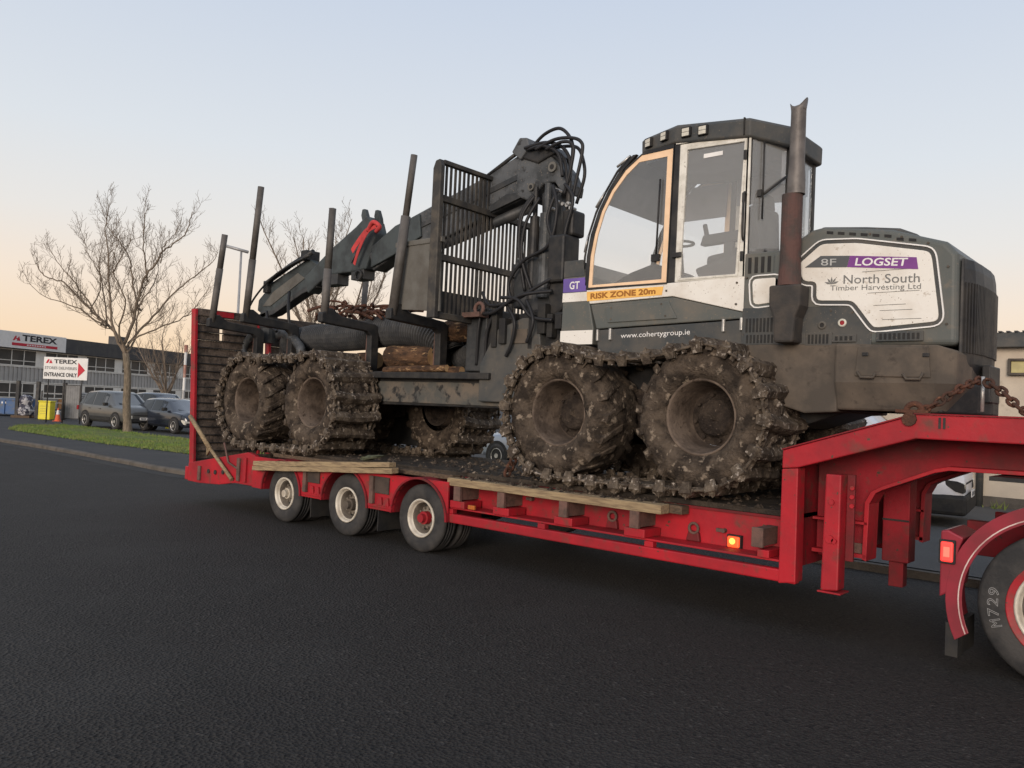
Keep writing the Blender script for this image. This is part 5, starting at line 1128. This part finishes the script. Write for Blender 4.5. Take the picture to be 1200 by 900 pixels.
# side window with orange edge, on both sides
wo = [(-4.60, 4.335), (-4.235, 4.345), (-4.255, 3.005), (-5.21, 3.01), (-5.195, 3.35), (-5.15, 3.58), (-5.07, 3.82), (-4.955, 4.02), (-4.79, 4.21)]
wi = [(-4.63, 4.27), (-4.30, 4.275), (-4.315, 3.04), (-5.165, 3.035), (-5.155, 3.35), (-5.115, 3.57), (-5.04, 3.80), (-4.93, 3.995), (-4.785, 4.155)]
wx = [(-4.56, 4.375), (-4.225, 4.385), (-4.245, 2.985), (-5.238, 2.99), (-5.222, 3.35), (-5.175, 3.59), (-5.095, 3.835), (-4.975, 4.04), (-4.78, 4.245)]
for y, dy, n in ((CY, .02, 'near'), (CF-.02, .02, 'far')):
    b = MB(); b.ring(wx, wo, y-.004, y+.03); b.build('window_rubber', blk_st, FW)
    b = MB(); b.ring(wo, wi, y+.002, y+.018); b.build('window_edge', orange, FW)
    b = MB(); b.prism(wi, y+.006, y+.012); b.build('side_window', glass_m, FW)
# pillars, door, rear corner
for y in (CY, CF-.06):
    slab('door_pillar', [(-4.222, 4.38), (-4.16, 4.38), (-4.165, 3.0), (-4.245, 3.0)], blk_st, y+.004, y+.056, .006)
    do = [(-4.158, 4.365), (-3.43, 4.345), (-3.43, 3.0), (-4.163, 3.0)]; di = [(-4.075, 4.30), (-3.475, 4.275), (-3.52, 3.035), (-4.10, 3.035)]; dm = [(-4.105, 4.33), (-3.455, 4.305), (-3.495, 3.012), (-4.13, 3.012)]
    b = MB(); b.ring(do, dm, y, y+.05); dr = b.build('door', alu, FW, .006)
    b = MB(); b.ring(dm, di, y-.006 if y < 1 else y+.03, y+.02 if y < 1 else y+.056); b.build('door_frame', alu, dr, .005)
    b = MB(); b.prism(di, y+.012, y+.018); b.build('door_glass', glass_d, dr)
    if y < 1:
        b = MB(); b.box(-4.19, -4.09, y-.03, y-.007, 3.24, 3.29); b.build('door_handle', blk_st, dr, .006)
        b = MB(); b.box(-3.90, -3.70, y+.008, y+.0115, 4.19, 4.23); b.build('sticker', white_c, dr)
        for z in (3.15, 3.7, 4.1):
            b = MB(); b.box(-3.475, -3.445, y-.018, y-.007, z, z+.09); b.build('hinge', blk_st, dr, .004)
CH = [(-3.425, CY), (-3.19, 1.0), (-3.19, 1.6), (-3.425, CF)]
for (xa, ya) in CH:
    b = MB(); b.box(xa-.03, xa+.012, ya-.022 if ya > 1.3 else ya, ya+.022 if ya < 1.3 else ya+.03, 3.0, 4.36); b.build('corner_post', alu if ya < .7 else blk_st, FW, .006)
for i in range(3):
    (xa, ya), (xb, yb) = CH[i], CH[i+1]; d = Vector((xb-xa, yb-ya, 0)).normalized(); nn = Vector((d.y, -d.x, 0))
    A, B = Vector((xa, ya, 0))+d*.035, Vector((xb, yb, 0))-d*.03
    b = MB(); v = [A+Vector((0, 0, 3.22)), B+Vector((0, 0, 3.22)), B+Vector((0, 0, 4.34)), A+Vector((0, 0, 4.34))]
    b.add(v+[p-nn*.008 for p in v], [(0, 1, 2, 3), (7, 6, 5, 4), (0, 4, 5, 1), (1, 5, 6, 2), (2, 6, 7, 3), (3, 7, 4, 0)]); b.build('rear_window', glass_d if i == 0 else glass_m, FW)
    b = MB(); v = [A+Vector((0, 0, 2.62)), B+Vector((0, 0, 2.62)), B+Vector((0, 0, 3.22)), A+Vector((0, 0, 3.22))]
    b.add(v+[p-nn*.03 for p in v], [(0, 1, 2, 3), (7, 6, 5, 4), (0, 4, 5, 1), (1, 5, 6, 2), (2, 6, 7, 3), (3, 7, 4, 0)]); b.build('rear_panel', grn_dk, FW)
    if i == 0:
        m0 = A.lerp(B, .3); b = MB(); b.tube([m0+nn*.02+Vector((0, 0, 4.30)), m0+nn*.025+Vector((0, 0, 3.55))], .009, 6); b.tube([B+nn*.03+Vector((0, 0, 3.98)), m0+nn*.04+Vector((0, 0, 3.78))], .012, 6); b.box(m0.x-.02, m0.x+.02, m0.y-.05, m0.y-.01, 3.76, 3.82); b.build('rear_wiper', blk_st, FW)
# roof
pl0 = [(-4.70, .82), (-4.2, .63), (-3.42, .63), (-3.14, .95), (-3.14, 1.65), (-3.42, 1.97), (-4.2, 1.97), (-4.70, 1.78)]
zb_ = [4.42, 4.395, 4.315, 4.255, 4.255, 4.315, 4.395, 4.42]; zt_ = [4.56, 4.555, 4.475, 4.43, 4.43, 4.475, 4.555, 4.56]
b = MB(); v = []
for sc, zz in ((.99, [z-.012 for z in zb_]), (1.012, zb_), (1.015, [z-.02 for z in zt_]), (.985, [z+.012 for z in zt_]), (.8, [z+.03 for z in zt_])):
    v += [(-3.9+(x+3.9)*sc, 1.3+(y-1.3)*sc, z) for (x, y), z in zip(pl0, zz)]
f = [(k*8+i, k*8+(i+1) % 8, k*8+8+(i+1) % 8, k*8+8+i) for k in range(4) for i in range(8)]+[tuple(range(8))[::-1], tuple(range(32, 40))]
roof = b.add(v, f).build('roof', grn_dk, FW, .012)
b = MB(); b.prism([(-3.9+(x+3.9)*.95, 1.3+(y-1.3)*.95) for x, y in pl0], 4.30, 4.36, 'z'); b.build('roof_lining', lining, FW)
slab('roof_rail', [(-4.20, 4.372), (-3.43, 4.352), (-3.43, 4.37), (-4.20, 4.392)], alu, CY-.012, CY+.05, .003)
slab('roof_seam', [(-3.475, 4.33), (-3.475, 4.49), (-3.462, 4.49), (-3.462, 4.33)], blk, .607, .63, 0)
# work lamps on the roof edge
for (t, onch) in ((.25, 1), (.72, 1), (.0, 0), (.0, 2)):
    if onch == 1:
        A, B = Vector((-4.70, .82, 0)), Vector((-4.2, .63, 0)); p = A.lerp(B, t); d = (B-A).normalized()
    else: p = Vector((-4.07 if onch == 0 else -3.89, .63, 0)); d = Vector((1, 0, 0))
    p = Vector((-3.9+(p.x+3.9)*1.012, 1.3+(p.y-1.3)*1.015, 0)); nn = Vector((d.y, -d.x, 0)); z = (4.487 if onch == 1 else 4.46 if onch == 0 else 4.445)
    X = Matrix(((d.x, -nn.x, 0, p.x), (d.y, -nn.y, 0, p.y), (0, 0, 1, z), (0, 0, 0, 1)))
    b = MB(); b.box(-.052, .052, -.03, .01, -.045, .052, X=X); wl0 = b.build('work_lamp', blk, FW, .006)
    for s in (-1, 1):
        b = MB(); b.box(-.038, .038, -.036, -.031, -.018+s*.02-.001, .018+s*.02, X=X); b.build('lamp_lens', lens_m, wl0, .003)
# cab interior
part('seat', seat_m, FW, lambda b: (b.prism([(-4.05, 3.05), (-4.05, 3.32), (-3.72, 3.36), (-3.62, 3.78), (-3.50, 3.80), (-3.46, 3.05)], 1.05, 1.55), b.prism([(-3.64, 3.76), (-3.60, 3.94), (-3.51, 3.94), (-3.49, 3.76)], 1.15, 1.45)), .04)
part('armrest', seat_m, FW, lambda b: (b.prism([(-4.05, 3.40), (-4.02, 3.50), (-3.6, 3.52), (-3.58, 3.42)], .92, 1.02), b.tube([(-4.0, .97, 3.5), (-4.03, .97, 3.62)], .025, 8), b.box(-3.8, -3.7, .94, 1.0, 3.05, 3.42)), .03)
part('armrest', seat_m, FW, lambda b: (b.prism([(-4.05, 3.40), (-4.02, 3.50), (-3.6, 3.52), (-3.58, 3.42)], 1.58, 1.68), b.box(-3.8, -3.7, 1.6, 1.66, 3.05, 3.42)), .03)
part('console', seat_m, FW, lambda b: (b.prism([(-5.12, 3.02), (-5.12, 3.10), (-4.9, 3.2), (-4.6, 3.28), (-4.35, 3.12), (-4.2, 3.02)], .95, 1.75), b.prism([(-3.98, 3.02), (-4.05, 3.15), (-3.5, 3.3), (-3.3, 3.3), (-3.3, 3.02)], .8, 1.05)), .04)
part('steering_column', seat_m, FW, lambda b: (b.tube([(-4.45, 1.3, 3.1), (-4.5, 1.3, 3.52)], .03, 8), b.lathe([(.15+.015*math.cos(t*math.pi/3), .015*math.sin(t*math.pi/3)) for t in range(6)], (-4.5, 1.3, 3.53), 20, closed=True, ax='z')), 0)
part('monitor', seat_m, FW, lambda b: (b.box(-4.42, -4.39, .82, 1.02, 3.35, 3.55), b.tube([(-4.36, .9, 3.02), (-4.40, .92, 3.4)], .018, 6)), .008)
part('wiper_arm', blk_st, FW, lambda b: (b.tube([(-4.375, CY-.02, 3.25), (-4.36, CY-.02, 4.05)], .010, 6), b.box(-4.42, -4.33, CY-.04, CY-.006, 3.22, 3.29)), 0)

blind_m = M('grey_roller_blind', (.27, .28, .305), (.23, .24, .26), 4, .85)
a_ = [(x+.035, z) for x, z in cv(0)[:4]]; a_[-1] = (a_[-1][0]+.02, 3.90)
slab('screen_blind', a_+[(x+.012, z) for x, z in a_[::-1]], blind_m, CY+.06, CF-.08, 0)
slab('side_blind', [(-4.95, 3.92), (-4.28, 3.92), (-4.26, 4.30), (-4.7, 4.30)], blind_m, CF-.06, CF-.045, 0)
slab('door_blind', [(-4.14, 4.02), (-3.45, 3.98), (-3.45, 4.30), (-4.14, 4.30)], blind_m, CF-.085, CF-.07, 0)
slab('door_lining', [(-4.14, 3.01), (-3.45, 3.01), (-3.45, 3.50), (-3.68, 3.34), (-4.14, 3.42)], seat_m, CF-.11, CF-.09, .01)
slab('corner_console', [(-3.6, 3.02), (-3.25, 3.02), (-3.25, 3.5), (-3.42, 3.6), (-3.55, 3.35)], seat_m, 1.6, 1.85, .03)
b = MB(); b.box(-3.27, -3.235, 1.02, 1.58, 3.93, 4.32); b.build('rear_blind', blind_m, FW)

# small fixings on the panels
for x, z in ((-4.25, 2.92), (-3.5, 2.95), (-3.5, 2.75), (-4.9, 2.78), (-4.3, 2.79), (-4.9, 2.66), (-4.25, 2.67), (-4.6, 2.3), (-3.8, 2.32)):
    part('panel_bolt', brown_st, FW, lambda b: b.cyl((x, CY+.008, z), .011, -.016, 0, 7), 0)
part('grab_handle', blk_st, FW, lambda b: b.tube(smoothpath([(-3.44, CY-.005, 3.35), (-3.44, CY-.05, 3.38), (-3.44, CY-.05, 3.75), (-3.44, CY-.005, 3.78)], 4), .011, 6), 0)
part('door_seam', blk, FW, lambda b: b.box(-3.424, -3.416, CY+.001, CY+.03, 2.62, 3.0), 0)

# ---- engine hood
HY0, HY1 = .60, 1.80
hood = [(-3.15, 2.36), (-3.15, 3.20), (-3.02, 3.22), (-2.80, 3.36), (-2.70, 3.375), (-2.37, 3.33), (-2.13, 3.295), (-1.93, 3.225), (-1.72, 3.155), (-1.63, 3.05), (-1.62, 2.33)]
hd = slab('engine_hood', hood, grn, HY0, HY1, .045)
hd.modifiers['bevel'].segments = 4
slab('hood_top', [(-2.80, 3.345), (-2.74, 3.40), (-2.37, 3.36), (-2.10, 3.32), (-1.95, 3.25), (-1.95, 3.2), (-2.37, 3.29)], grn_dk, HY0+.10, HY1-.10, .02)
for k in range(8):
    x = -2.66+k*.095; z = 3.322-.165*(x+2.66)-(.02 if k > 5 else 0)
    part('hood_vent', blk, FW, lambda b: b.prism([(x, z-.012), (x, z+.012), (x+.055, z+.002), (x+.055, z-.022)], HY0-.003, HY0+.01), 0)
wp = [(-2.70, 3.225), (-2.40, 3.205), (-1.845, 3.085), (-1.82, 3.04), (-1.755, 2.56), (-1.775, 2.52), (-2.235, 2.485), (-2.265, 2.51), (-2.40, 2.695), (-2.44, 2.72), (-2.73, 2.735), (-2.73, 2.90), (-2.85, 2.91), (-2.90, 3.06)]
def rounded(P, r):
    out = []
    n = len(P)
    for i in range(n):
        p0, p1, p2 = Vector(P[i-1]), Vector(P[i]), Vector(P[(i+1) % n]); a = min(r, (p0-p1).length*.45); c = min(r, (p2-p1).length*.45)
        A, B = p1+(p0-p1).normalized()*a, p1+(p2-p1).normalized()*c
        for t in (0, .33, .67, 1): q = A*(1-t)**2+p1*2*t*(1-t)+B*t*t; out.append((q.x, q.y))
    return out
def grow(P, d):
    n = len(P); out = []
    for i in range(n):
        p0, p1, p2 = Vector(P[i-1]), Vector(P[i]), Vector(P[(i+1) % n]); e1, e2 = (p1-p0).normalized(), (p2-p1).normalized()
        n1, n2 = Vector((-e1.y, e1.x)), Vector((-e2.y, e2.x)); m = (n1+n2); m = m/max(.5, m.dot(n1)) if m.length > 1e-6 else n1
        out.append((p1.x+m.x*d, p1.y+m.y*d))
    return out
wp = rounded(wp, .045)
b = MB(); b.prism(wp, HY0-.012, HY0+.01); pn = b.build('hood_panel', white_p, FW, .004)
b = MB(); b.ring(grow(wp, .030), grow(wp, .004), HY0-.004, HY0+.01); b.build('panel_groove', grn_dk, pn)
b = MB(); b.ring(grow(wp, .042), grow(wp, .031), HY0-.016, HY0+.01); b.build('panel_trim', white_c, pn, .003)
decal('grey_stripe', [(-2.835, HY0-.013, 3.03), (-2.475, HY0-.013, 3.005), (-2.455, HY0-.013, 3.10), (-2.70, HY0-.013, 3.12)], greydec, FW)
decal('purple_stripe', [(-2.473, HY0-.013, 3.005), (-1.915, HY0-.013, 2.945), (-1.93, HY0-.013, 3.042), (-2.453, HY0-.013, 3.10)], purple, FW)
text('model_lettering', '8F', M('pale_grey_letter', (.42, .43, .42)), FW, (-2.695, HY0-.016, 3.035), .13, .058, (1, 0, -.07), thick=.002)
text('maker_lettering', 'LOGSET', white_c, FW, (-2.41, HY0-.016, 3.012), .42, .066, (1, 0, -.085), thick=.002, bold=.02, shear=.12)
gt_ = M('dark_grey_letter', (.17, .17, .165))
text('owner_lettering', 'North South', gt_, FW, (-2.50, HY0-.0125, 2.865), .60, .075, (1, 0, -.045), thick=.002, bold=.004)
text('owner_lettering', 'Timber Harvesting Ltd', gt_, FW, (-2.61, HY0-.0125, 2.80), .72, .058, (1, 0, -.04), thick=.002)
# small leaf mark beside the owner name
b = MB()
for a in (20, 55, 90, 125, 160):
    d = Vector((math.cos(R(a)), 0, math.sin(R(a)))); n_ = Vector((-d.z, 0, d.x)); c0 = Vector((-2.60, HY0-.0145, 2.868))
    b.add([c0, c0+d*.035+n_*.009, c0+d*.065, c0+d*.035-n_*.009], [(0, 1, 2, 3)])
b.build('leaf_mark', gt_, FW)
b = MB()
for x0, x1, z in ((-2.35, -1.95, 2.955), (-2.30, -1.90, 2.775), (-2.25, -2.0, 2.67), (-2.2, -1.95, 2.625), (-2.18, -1.88, 2.55)):
    b.box(x0, x1, HY0-.0145, HY0-.0122, z-.002, z+.002)
b.build('scratches', gt_, FW)
wq = [(-3.30, 2.955), (-3.07, 2.965), (-3.07, 2.75), (-3.27, 2.735), (-3.315, 2.78), (-3.325, 2.93)]
slab('side_box', [(-3.415, 2.30), (-3.415, 3.21), (-3.0, 3.21), (-3.0, 2.30)], grn, HY0+.012, 1.2, .015)
wq = rounded([(-3.33, 2.965), (-3.07, 2.965), (-3.07, 2.745), (-3.31, 2.725)], .05)
b = MB(); b.prism(wq, HY0, HY0+.013); o = b.build('side_box_panel', white_p, FW, .006)
b = MB(); b.ring(grow(wq, .035), grow(wq, .022), HY0-.003, HY0+.013); b.build('panel_trim', white_c, o, .003)
for k in range(5):
    x = -3.375+k*.062
    part('intake_slot', blk, FW, lambda b: b.box(x, x+.03, HY0+.006, HY0+.02, 3.02, 3.165), 0)
slab('lower_panel', [(-3.41, 2.22), (-3.41, 2.70), (-2.46, 2.68), (-2.26, 2.44), (-2.26, 2.22)], grn_dk, HY0-.006, HY0+.02, .008)
def grid(x0, x1, z0, z1, n, dz=-.02):
    part('vent_frame', grn_dk, FW, lambda b: b.box(x0-.02, x1+.02, HY0-.022, HY0-.007, z0-.015, z1+.015), .004)
    w_ = (x1-x0)/n
    for k in range(n): part('vent_slot', blk, FW, lambda b: b.box(x0+k*w_+.2*w_, x0+k*w_+.75*w_, HY0-.026, HY0-.0225, z0, z1), 0)
grid(-3.37, -3.10, 2.475, 2.60, 8); grid(-3.36, -3.09, 2.375, 2.45, 8); grid(-3.05, -2.83, 2.37, 2.44, 7); grid(-2.79, -2.60, 2.36, 2.44, 6); grid(-2.56, -2.40, 2.385, 2.42, 4); grid(-2.20, -1.88, 2.385, 2.435, 9)
for x, z, m in ((-2.50, 2.535, red), (-2.67, 2.52, panel_m)):
    b = MB(); b.lathe([(.02, -.016), (.034, -.02), (.036, -.006)], (x, HY0, z), 16); o = b.build('plug_collar', m if m is not red else lens_m, FW)
    b = MB(); b.cyl((x, HY0-.006, z), .02, -.006, 0, 10); b.build('plug', red if m is red else blk, o)
for x, z in ((-2.60, 2.64), (-2.42, 2.62), (-1.70, 2.95), (-1.70, 2.5), (-3.38, 2.98), (-3.38, 2.45), (-2.30, 3.27), (-2.05, 3.22), (-1.85, 3.15)):
    part('panel_bolt', brown_st, FW, lambda b: b.cyl((x, HY0+.004, z), .010, -.014, 0, 7), 0)
for x, z in ((-2.30, 2.245), (-1.84, 2.235)): part('lid_latch', blk_st, FW, lambda b: b.box(x, x+.05, .492, .504, z, z+.03), .004)
# radiator end
gr = [(.66, 2.22), (.66, 2.96), (.80, 3.06), (1.78, 3.06), (1.93, 2.96), (1.93, 2.22)]
gp_ = [(-1.62, .64), (-1.595, .65), (-1.545, .80), (-1.525, 1.0), (-1.525, 1.35), (-1.55, 1.58), (-1.60, 1.72), (-1.62, 1.75)]
b = MB(); v = []
for z, sc in ((2.10, .70), (2.20, .95), (2.30, 1), (2.82, 1), (2.94, .90), (3.02, .7)):
    v += [(-1.62+(x+1.62)*(sc if sc < 1 else 1), 1.2+(y-1.2)*(.9+.1*sc), z) for x, y in gp_]
f = [(k*8+i, k*8+i+1, k*8+9+i, k*8+8+i) for k in range(5) for i in range(7)]+[tuple(range(8))[::-1], tuple(range(40, 48))]+[(k*8+7, k*8, k*8+8, k*8+15) for k in range(5)]
gl = b.add(v, f).build('radiator_grille', blk_st, FW, .02)
pth = [Vector((x, y, 0)) for x, y in gp_[1:7]]
for i in range(5):
    A, B = pth[i], pth[i+1]; n_ = max(1, int((B-A).length/.032)); d = (B-A).normalized(); nn = Vector((d.y, -d.x, 0))
    for k in range(n_):
        p = A.lerp(B, (k+.5)/n_); X = Matrix(((d.x, -nn.x, 0, p.x), (d.y, -nn.y, 0, p.y), (0, 0, 1, 0), (0, 0, 0, 1)))
        b = MB(); b.box(-.007, .007, -.012, .004, 2.28, 2.83, X=X); b.build('grille_bar', blk_st, gl)
# bumper, skirts and belly
slab('rear_skirt', [(-3.45, 1.95), (-3.45, 2.375), (-2.52, 2.36), (-2.52, 1.78), (-2.80, 1.76)], brown_st, HY0-.02, 1.95, .015)
b = MB(); v = []
prof = [(-2.53, 2.355, .52), (-1.75, 2.34, .52), (-1.60, 2.285, .56), (-1.545, 2.26, .75), (-1.50, 2.25, 1.3)]
bm = [(-2.53, .52), (-1.74, .52), (-1.61, .57), (-1.555, .80), (-1.55, 1.2), (-1.58, 1.60), (-1.66, 1.82), (-1.76, 1.9), (-2.53, 1.9)]
zz = [(2.355, 2.34, 2.285, 2.275, 2.27, 2.275, 2.285, 2.34, 2.355), (2.03,)*9, (1.80,)*9]
for r_, (zs, sc) in enumerate(zip(zz, (1, 1.0, .9))):
    v += [(-2.53+(x+2.53)*sc, 1.3+(y-1.3)*sc, z) for (x, y), z in zip(bm, zs)]
f = [(k*9+i, k*9+(i+1) % 9, k*9+9+(i+1) % 9, k*9+9+i) for k in range(2) for i in range(9)]+[tuple(range(9)), tuple(range(18, 27))]
b.add(v, f).build('bumper', brown_st, FW, .02)
slab('bumper_lid', [(-2.36, 2.08), (-2.34, 2.33), (-1.80, 2.315), (-1.78, 2.07)], brown_st, .505, .525, .012)
part('bumper_handle', brown_st, FW, lambda b: b.tube([(-2.33, .49, 2.12), (-2.30, .48, 2.07), (-2.20, .48, 2.07), (-2.19, .49, 2.10)], .012, 6), 0)
part('bumper_handle', brown_st, FW, lambda b: b.tube([(-1.98, .49, 2.10), (-1.95, .48, 2.06), (-1.85, .48, 2.06), (-1.83, .49, 2.11)], .012, 6), 0)
b = MB(); plate = [(-2.7, .6), (-1.72, .62), (-1.52, .85), (-1.46, 1.1), (-1.47, 1.35), (-1.55, 1.6), (-1.72, 1.8), (-2.7, 1.85)]
v = [(x, y, z) for z in (1.83, 2.06) for x, y in plate]
v = [(x, y, z) for x, y in plate for z in (1.80, 2.04)]
f = [(2*i, 2*((i+1) % 8), 2*((i+1) % 8)+1, 2*i+1) for i in range(8)]+[tuple(range(0, 16, 2))[::-1], tuple(range(1, 16, 2))]
b.add(v, f).build('belly_plate', blk_st, FW, .015)
slab('belly', [(-5.9, 1.75), (-5.9, 2.3), (-2.5, 2.3), (-2.5, 1.8), (-3.0, 1.62), (-5.5, 1.62)], blk_st, .88, 1.72, .02)
part('tow_bracket', blk_st, FW, lambda b: b.box(-1.52, -1.455, .95, 1.3, 1.9, 2.2), .01)
part('drain_pipe', silver, FW, lambda b: b.tube([(-1.40, .42, 1.82), (-1.40, .42, 2.08)], .014, 6), 0)
# exhaust stack
EX, EY = -2.93, .49
part('exhaust_box', M('sooty_steel', (.045, .042, .04), (.07, .06, .052), 5, .8, 0, .2, 30), FW, lambda b: b.prism([(EX-.145, 2.86), (EX+.145, 2.86), (EX+.14, 2.68), (EX+.10, 2.58), (EX+.085, 2.36), (EX-.085, 2.36), (EX-.10, 2.58), (EX-.14, 2.68)], EY-.10, EY+.10), .02)
part('exhaust_pipe', exh_rust, FW, lambda b: (b.cyl((EX, EY, 2.86), .10, 0, .20, 20, 'z', .09), b.cyl((EX, EY, 3.06), .088, 0, .60, 20, 'z')), .008)
b = MB(); n = 20
ring0 = [(.078, 3.66), (.075, 3.80), (.066, 3.95), (.064, 4.40)]
def ef(r, z, a): return r
b.lathe([(r, z) for r, z in ring0]+[(.066, 4.44), (.058, 4.44), (.056, 4.2), (.0005, 4.2)], (EX+.03, EY, 0), 20, ax='z')
for i, p in enumerate(b.v):
    if p[2] > 4.42: b.v[i] = (p[0]+.01*(1 if p[0] > EX+.03 else -1), p[1], 4.42+.09*max(0, abs((p[0]-EX-.03)/.066))**2*(.9 if p[0] > EX else .6))
b.build('exhaust_tip', exh_grey, FW)

# ---- things loaded on the bunk
def corrugated(pts, r, label, pitch=.05):
    P = smoothpath(pts, 10); L = [0]
    for i in range(1, len(P)): L.append(L[-1]+(P[i]-P[i-1]).length)
    q = []; rs = []; n = int(L[-1]/(pitch/4))
    for k in range(n+1):
        s = L[-1]*k/n; i = min(next((j for j in range(1, len(L)) if L[j] >= s-1e-6), len(L)-1), len(L)-1); f = (s-L[i-1])/max(1e-9, L[i]-L[i-1]); q.append(P[i-1].lerp(P[i], f)); rs.append(r+(.013, .013, -.009, -.009)[k % 4])
    b = MB(); b.tube(q, rs, 20, smooth=False, caps=False)
    inn = [p for p in q[::6]]; b.tube(inn, [r-.02]*len(inn), 20, caps=False)
    return tag(b.build('corrugated_pipe', hose_m), label, 'pipe', 'black drainage pipes in the load bunk')
PY = 1.36
corrugated([(-11.75, PY, 2.60), (-11.1, PY, 2.66), (-10.4, PY, 2.66), (-9.62, PY, 2.68)], .205, 'straight black corrugated pipe lying at the tail end of the load bunk')
corrugated([(-9.66, PY-.02, 2.70), (-9.0, PY-.04, 2.725), (-8.5, PY-.04, 2.68), (-8.16, PY-.02, 2.55), (-7.96, PY, 2.36)], .215, 'bent black corrugated pipe sagging over the brown log behind the middle bunk leg')
corrugated([(-7.98, PY+.15, 2.30), (-7.7, PY+.15, 2.40), (-7.45, PY+.15, 2.36), (-7.3, PY+.15, 2.25)], .13, 'short black corrugated pipe end poking out below the headboard')
def log(x0, x1, y, z, r, label, dz=0):
    b = MB(); n = 14; m = 12; rnd = random.Random(int(x0*31)); v = []
    for i in range(m+1):
        t = i/m; x = x0+(x1-x0)*t
        for k in range(n):
            a = 2*math.pi*k/n; rr_ = r*(1+.10*noise.noise(Vector((x*2.5, math.cos(a)*1.3+y*9, math.sin(a)*1.3))))
            v.append((x, y+rr_*math.cos(a), z+dz*t+rr_*math.sin(a)))
    b.add(v, [(i*n+k, i*n+(k+1) % n, (i+1)*n+(k+1) % n, (i+1)*n+k) for i in range(m) for k in range(n)], True)
    b.m = 1; b.add(v[:n], [tuple(range(n))]); b.add(v[-n:], [tuple(range(n))])
    return tag(b.build('log', [bark, logend], recalc=True), label, 'log', 'logs in the load bunk')
log(-9.05, -8.12, 1.22, 2.335, .155, 'thick orange-brown log lying under the bent black pipe')
log(-9.75, -9.35, 1.22, 2.29, .12, 'short brown log stub showing left of the middle bunk leg')
log(-7.95, -7.28, 1.28, 2.68, .15, 'brown log lying above the short pipe end beside the headboard')
log(-11.6, -7.3, 1.65, 2.27, .14, 'long dark log at the back of the bunk under the black pipes')
log(-8.9, -7.4, 1.0, 2.13, .055, 'thin reddish branch lying along the frame under the thick log')
log(-8.75, -7.6, .93, 2.14, .045, 'thin reddish stick nearest the camera along the bunk frame', .02)
# heap of rusty track chains on the load
b = MB(); rnd = random.Random(4)
for k in range(60):
    x = rnd.uniform(-10.75, -9.15); h = .17*(1-((x+9.9)/.95)**2)+.05; y = rnd.uniform(1.0, 1.9); z = 2.93+rnd.uniform(0, max(.06, h))
    a = rnd.uniform(0, 3.14); l = rnd.uniform(.12, .4); d = Vector((math.cos(a)*.8, math.sin(a)*.4, rnd.uniform(-.25, .25)))*l
    p = Vector((x, y, z)); b.tube(smoothpath([p-d, p+Vector((0, 0, .04)), p+d], 3), rnd.uniform(.014, .03), 5)
tag(b.build('track_chain_heap', rust), 'tangled heap of rusty track chains lying on top of the pipes between two stakes', 'chain heap')
# red ratchet strap over the boom
def ribbon(b, pts, wdt, side):
    P = smoothpath(pts, 6); v = []
    for p in P: v += [p-side*wdt/2, p+side*wdt/2]
    n = len(P); b.add(v+[q+Vector((0, -.006, 0)) for q in v], [(2*i, 2*i+1, 2*i+3, 2*i+2) for i in range(n-1)]+[(2*n+2*i, 2*n+2*i+2, 2*n+2*i+3, 2*n+2*i+1) for i in range(n-1)]+[(2*i, 2*i+2, 2*n+2*i+2, 2*n+2*i) for i in range(n-1)]+[(2*i+1, 2*n+2*i+1, 2*n+2*i+3, 2*i+3) for i in range(n-1)])
b = MB(); sdv = Vector((.8, 0, -.6)).normalized()
ribbon(b, [(-9.86, FC-.24, 3.90), (-9.72, FC-.25, 4.02), (-9.52, FC-.26, 4.16), (-9.33, FC-.25, 4.22)], .085, Vector((-.6, 0, .8)))
ribbon(b, [(-9.80, FC-.235, 3.70), (-9.68, FC-.25, 3.92), (-9.50, FC-.26, 4.14), (-9.30, FC-.25, 4.24)], .06, Vector((-.8, 0, .6)))
b.tube(smoothpath([(-9.5, FC-.25, 4.16), (-9.36, FC-.28, 4.27), (-9.24, FC-.25, 4.20), (-9.34, FC-.23, 4.14)]), .032, 8)
tag(b.build('ratchet_strap', strap_m), 'red webbing strap tied around the crane boom', 'strap')

# clods and crumbs of mud dropped on the deck and the planks
b = MB(); rnd = random.Random(77)
for k in range(900):
    x = rnd.uniform(-10.4, -2.8); y = rnd.uniform(.28, 2.4) if k % 3 else rnd.uniform(.02, .3); z = .936
    if y < .28:
        if not -6.4 < x < -3.8: continue
        z = .885
    q = rnd.uniform(.008, .035); j = lambda: rnd.uniform(.6, 1.4)
    b.add([(x-q*j(), y-q*j(), z), (x+q*j(), y-q*j(), z), (x+q*j(), y+q*j(), z), (x-q*j(), y+q*j(), z), (x, y, z+q*j())], [(0, 1, 4), (1, 2, 4), (2, 3, 4), (3, 0, 4)])
structure(b.build('mud_clods', mud, None, origin=(0, 0, 0)), 'stuff')

# knotted rag left on the end of the plank
b = MB(); rnd = random.Random(12); v = []
for i in range(7):
    for k in range(8):
        a = 2*math.pi*k/8; r_ = (.02, .06, .08, .06, .075, .05, .01)[i]*rnd.uniform(.7, 1.3); v.append((-8.0+.07*i+.02*rnd.random(), -.07+r_*math.cos(a), .985+.4*r_*math.sin(a)+.012*i))
b.add(v, [(i*8+k, i*8+(k+1) % 8, i*8+8+(k+1) % 8, i*8+8+k) for i in range(6) for k in range(8)])
tag(b.build('rag', M('dirty_green_cloth', (.09, .10, .06), (.05, .05, .035), 12, .95)), 'crumpled dirty green rag lying on the tail planks above the third trailer wheel', 'rag')
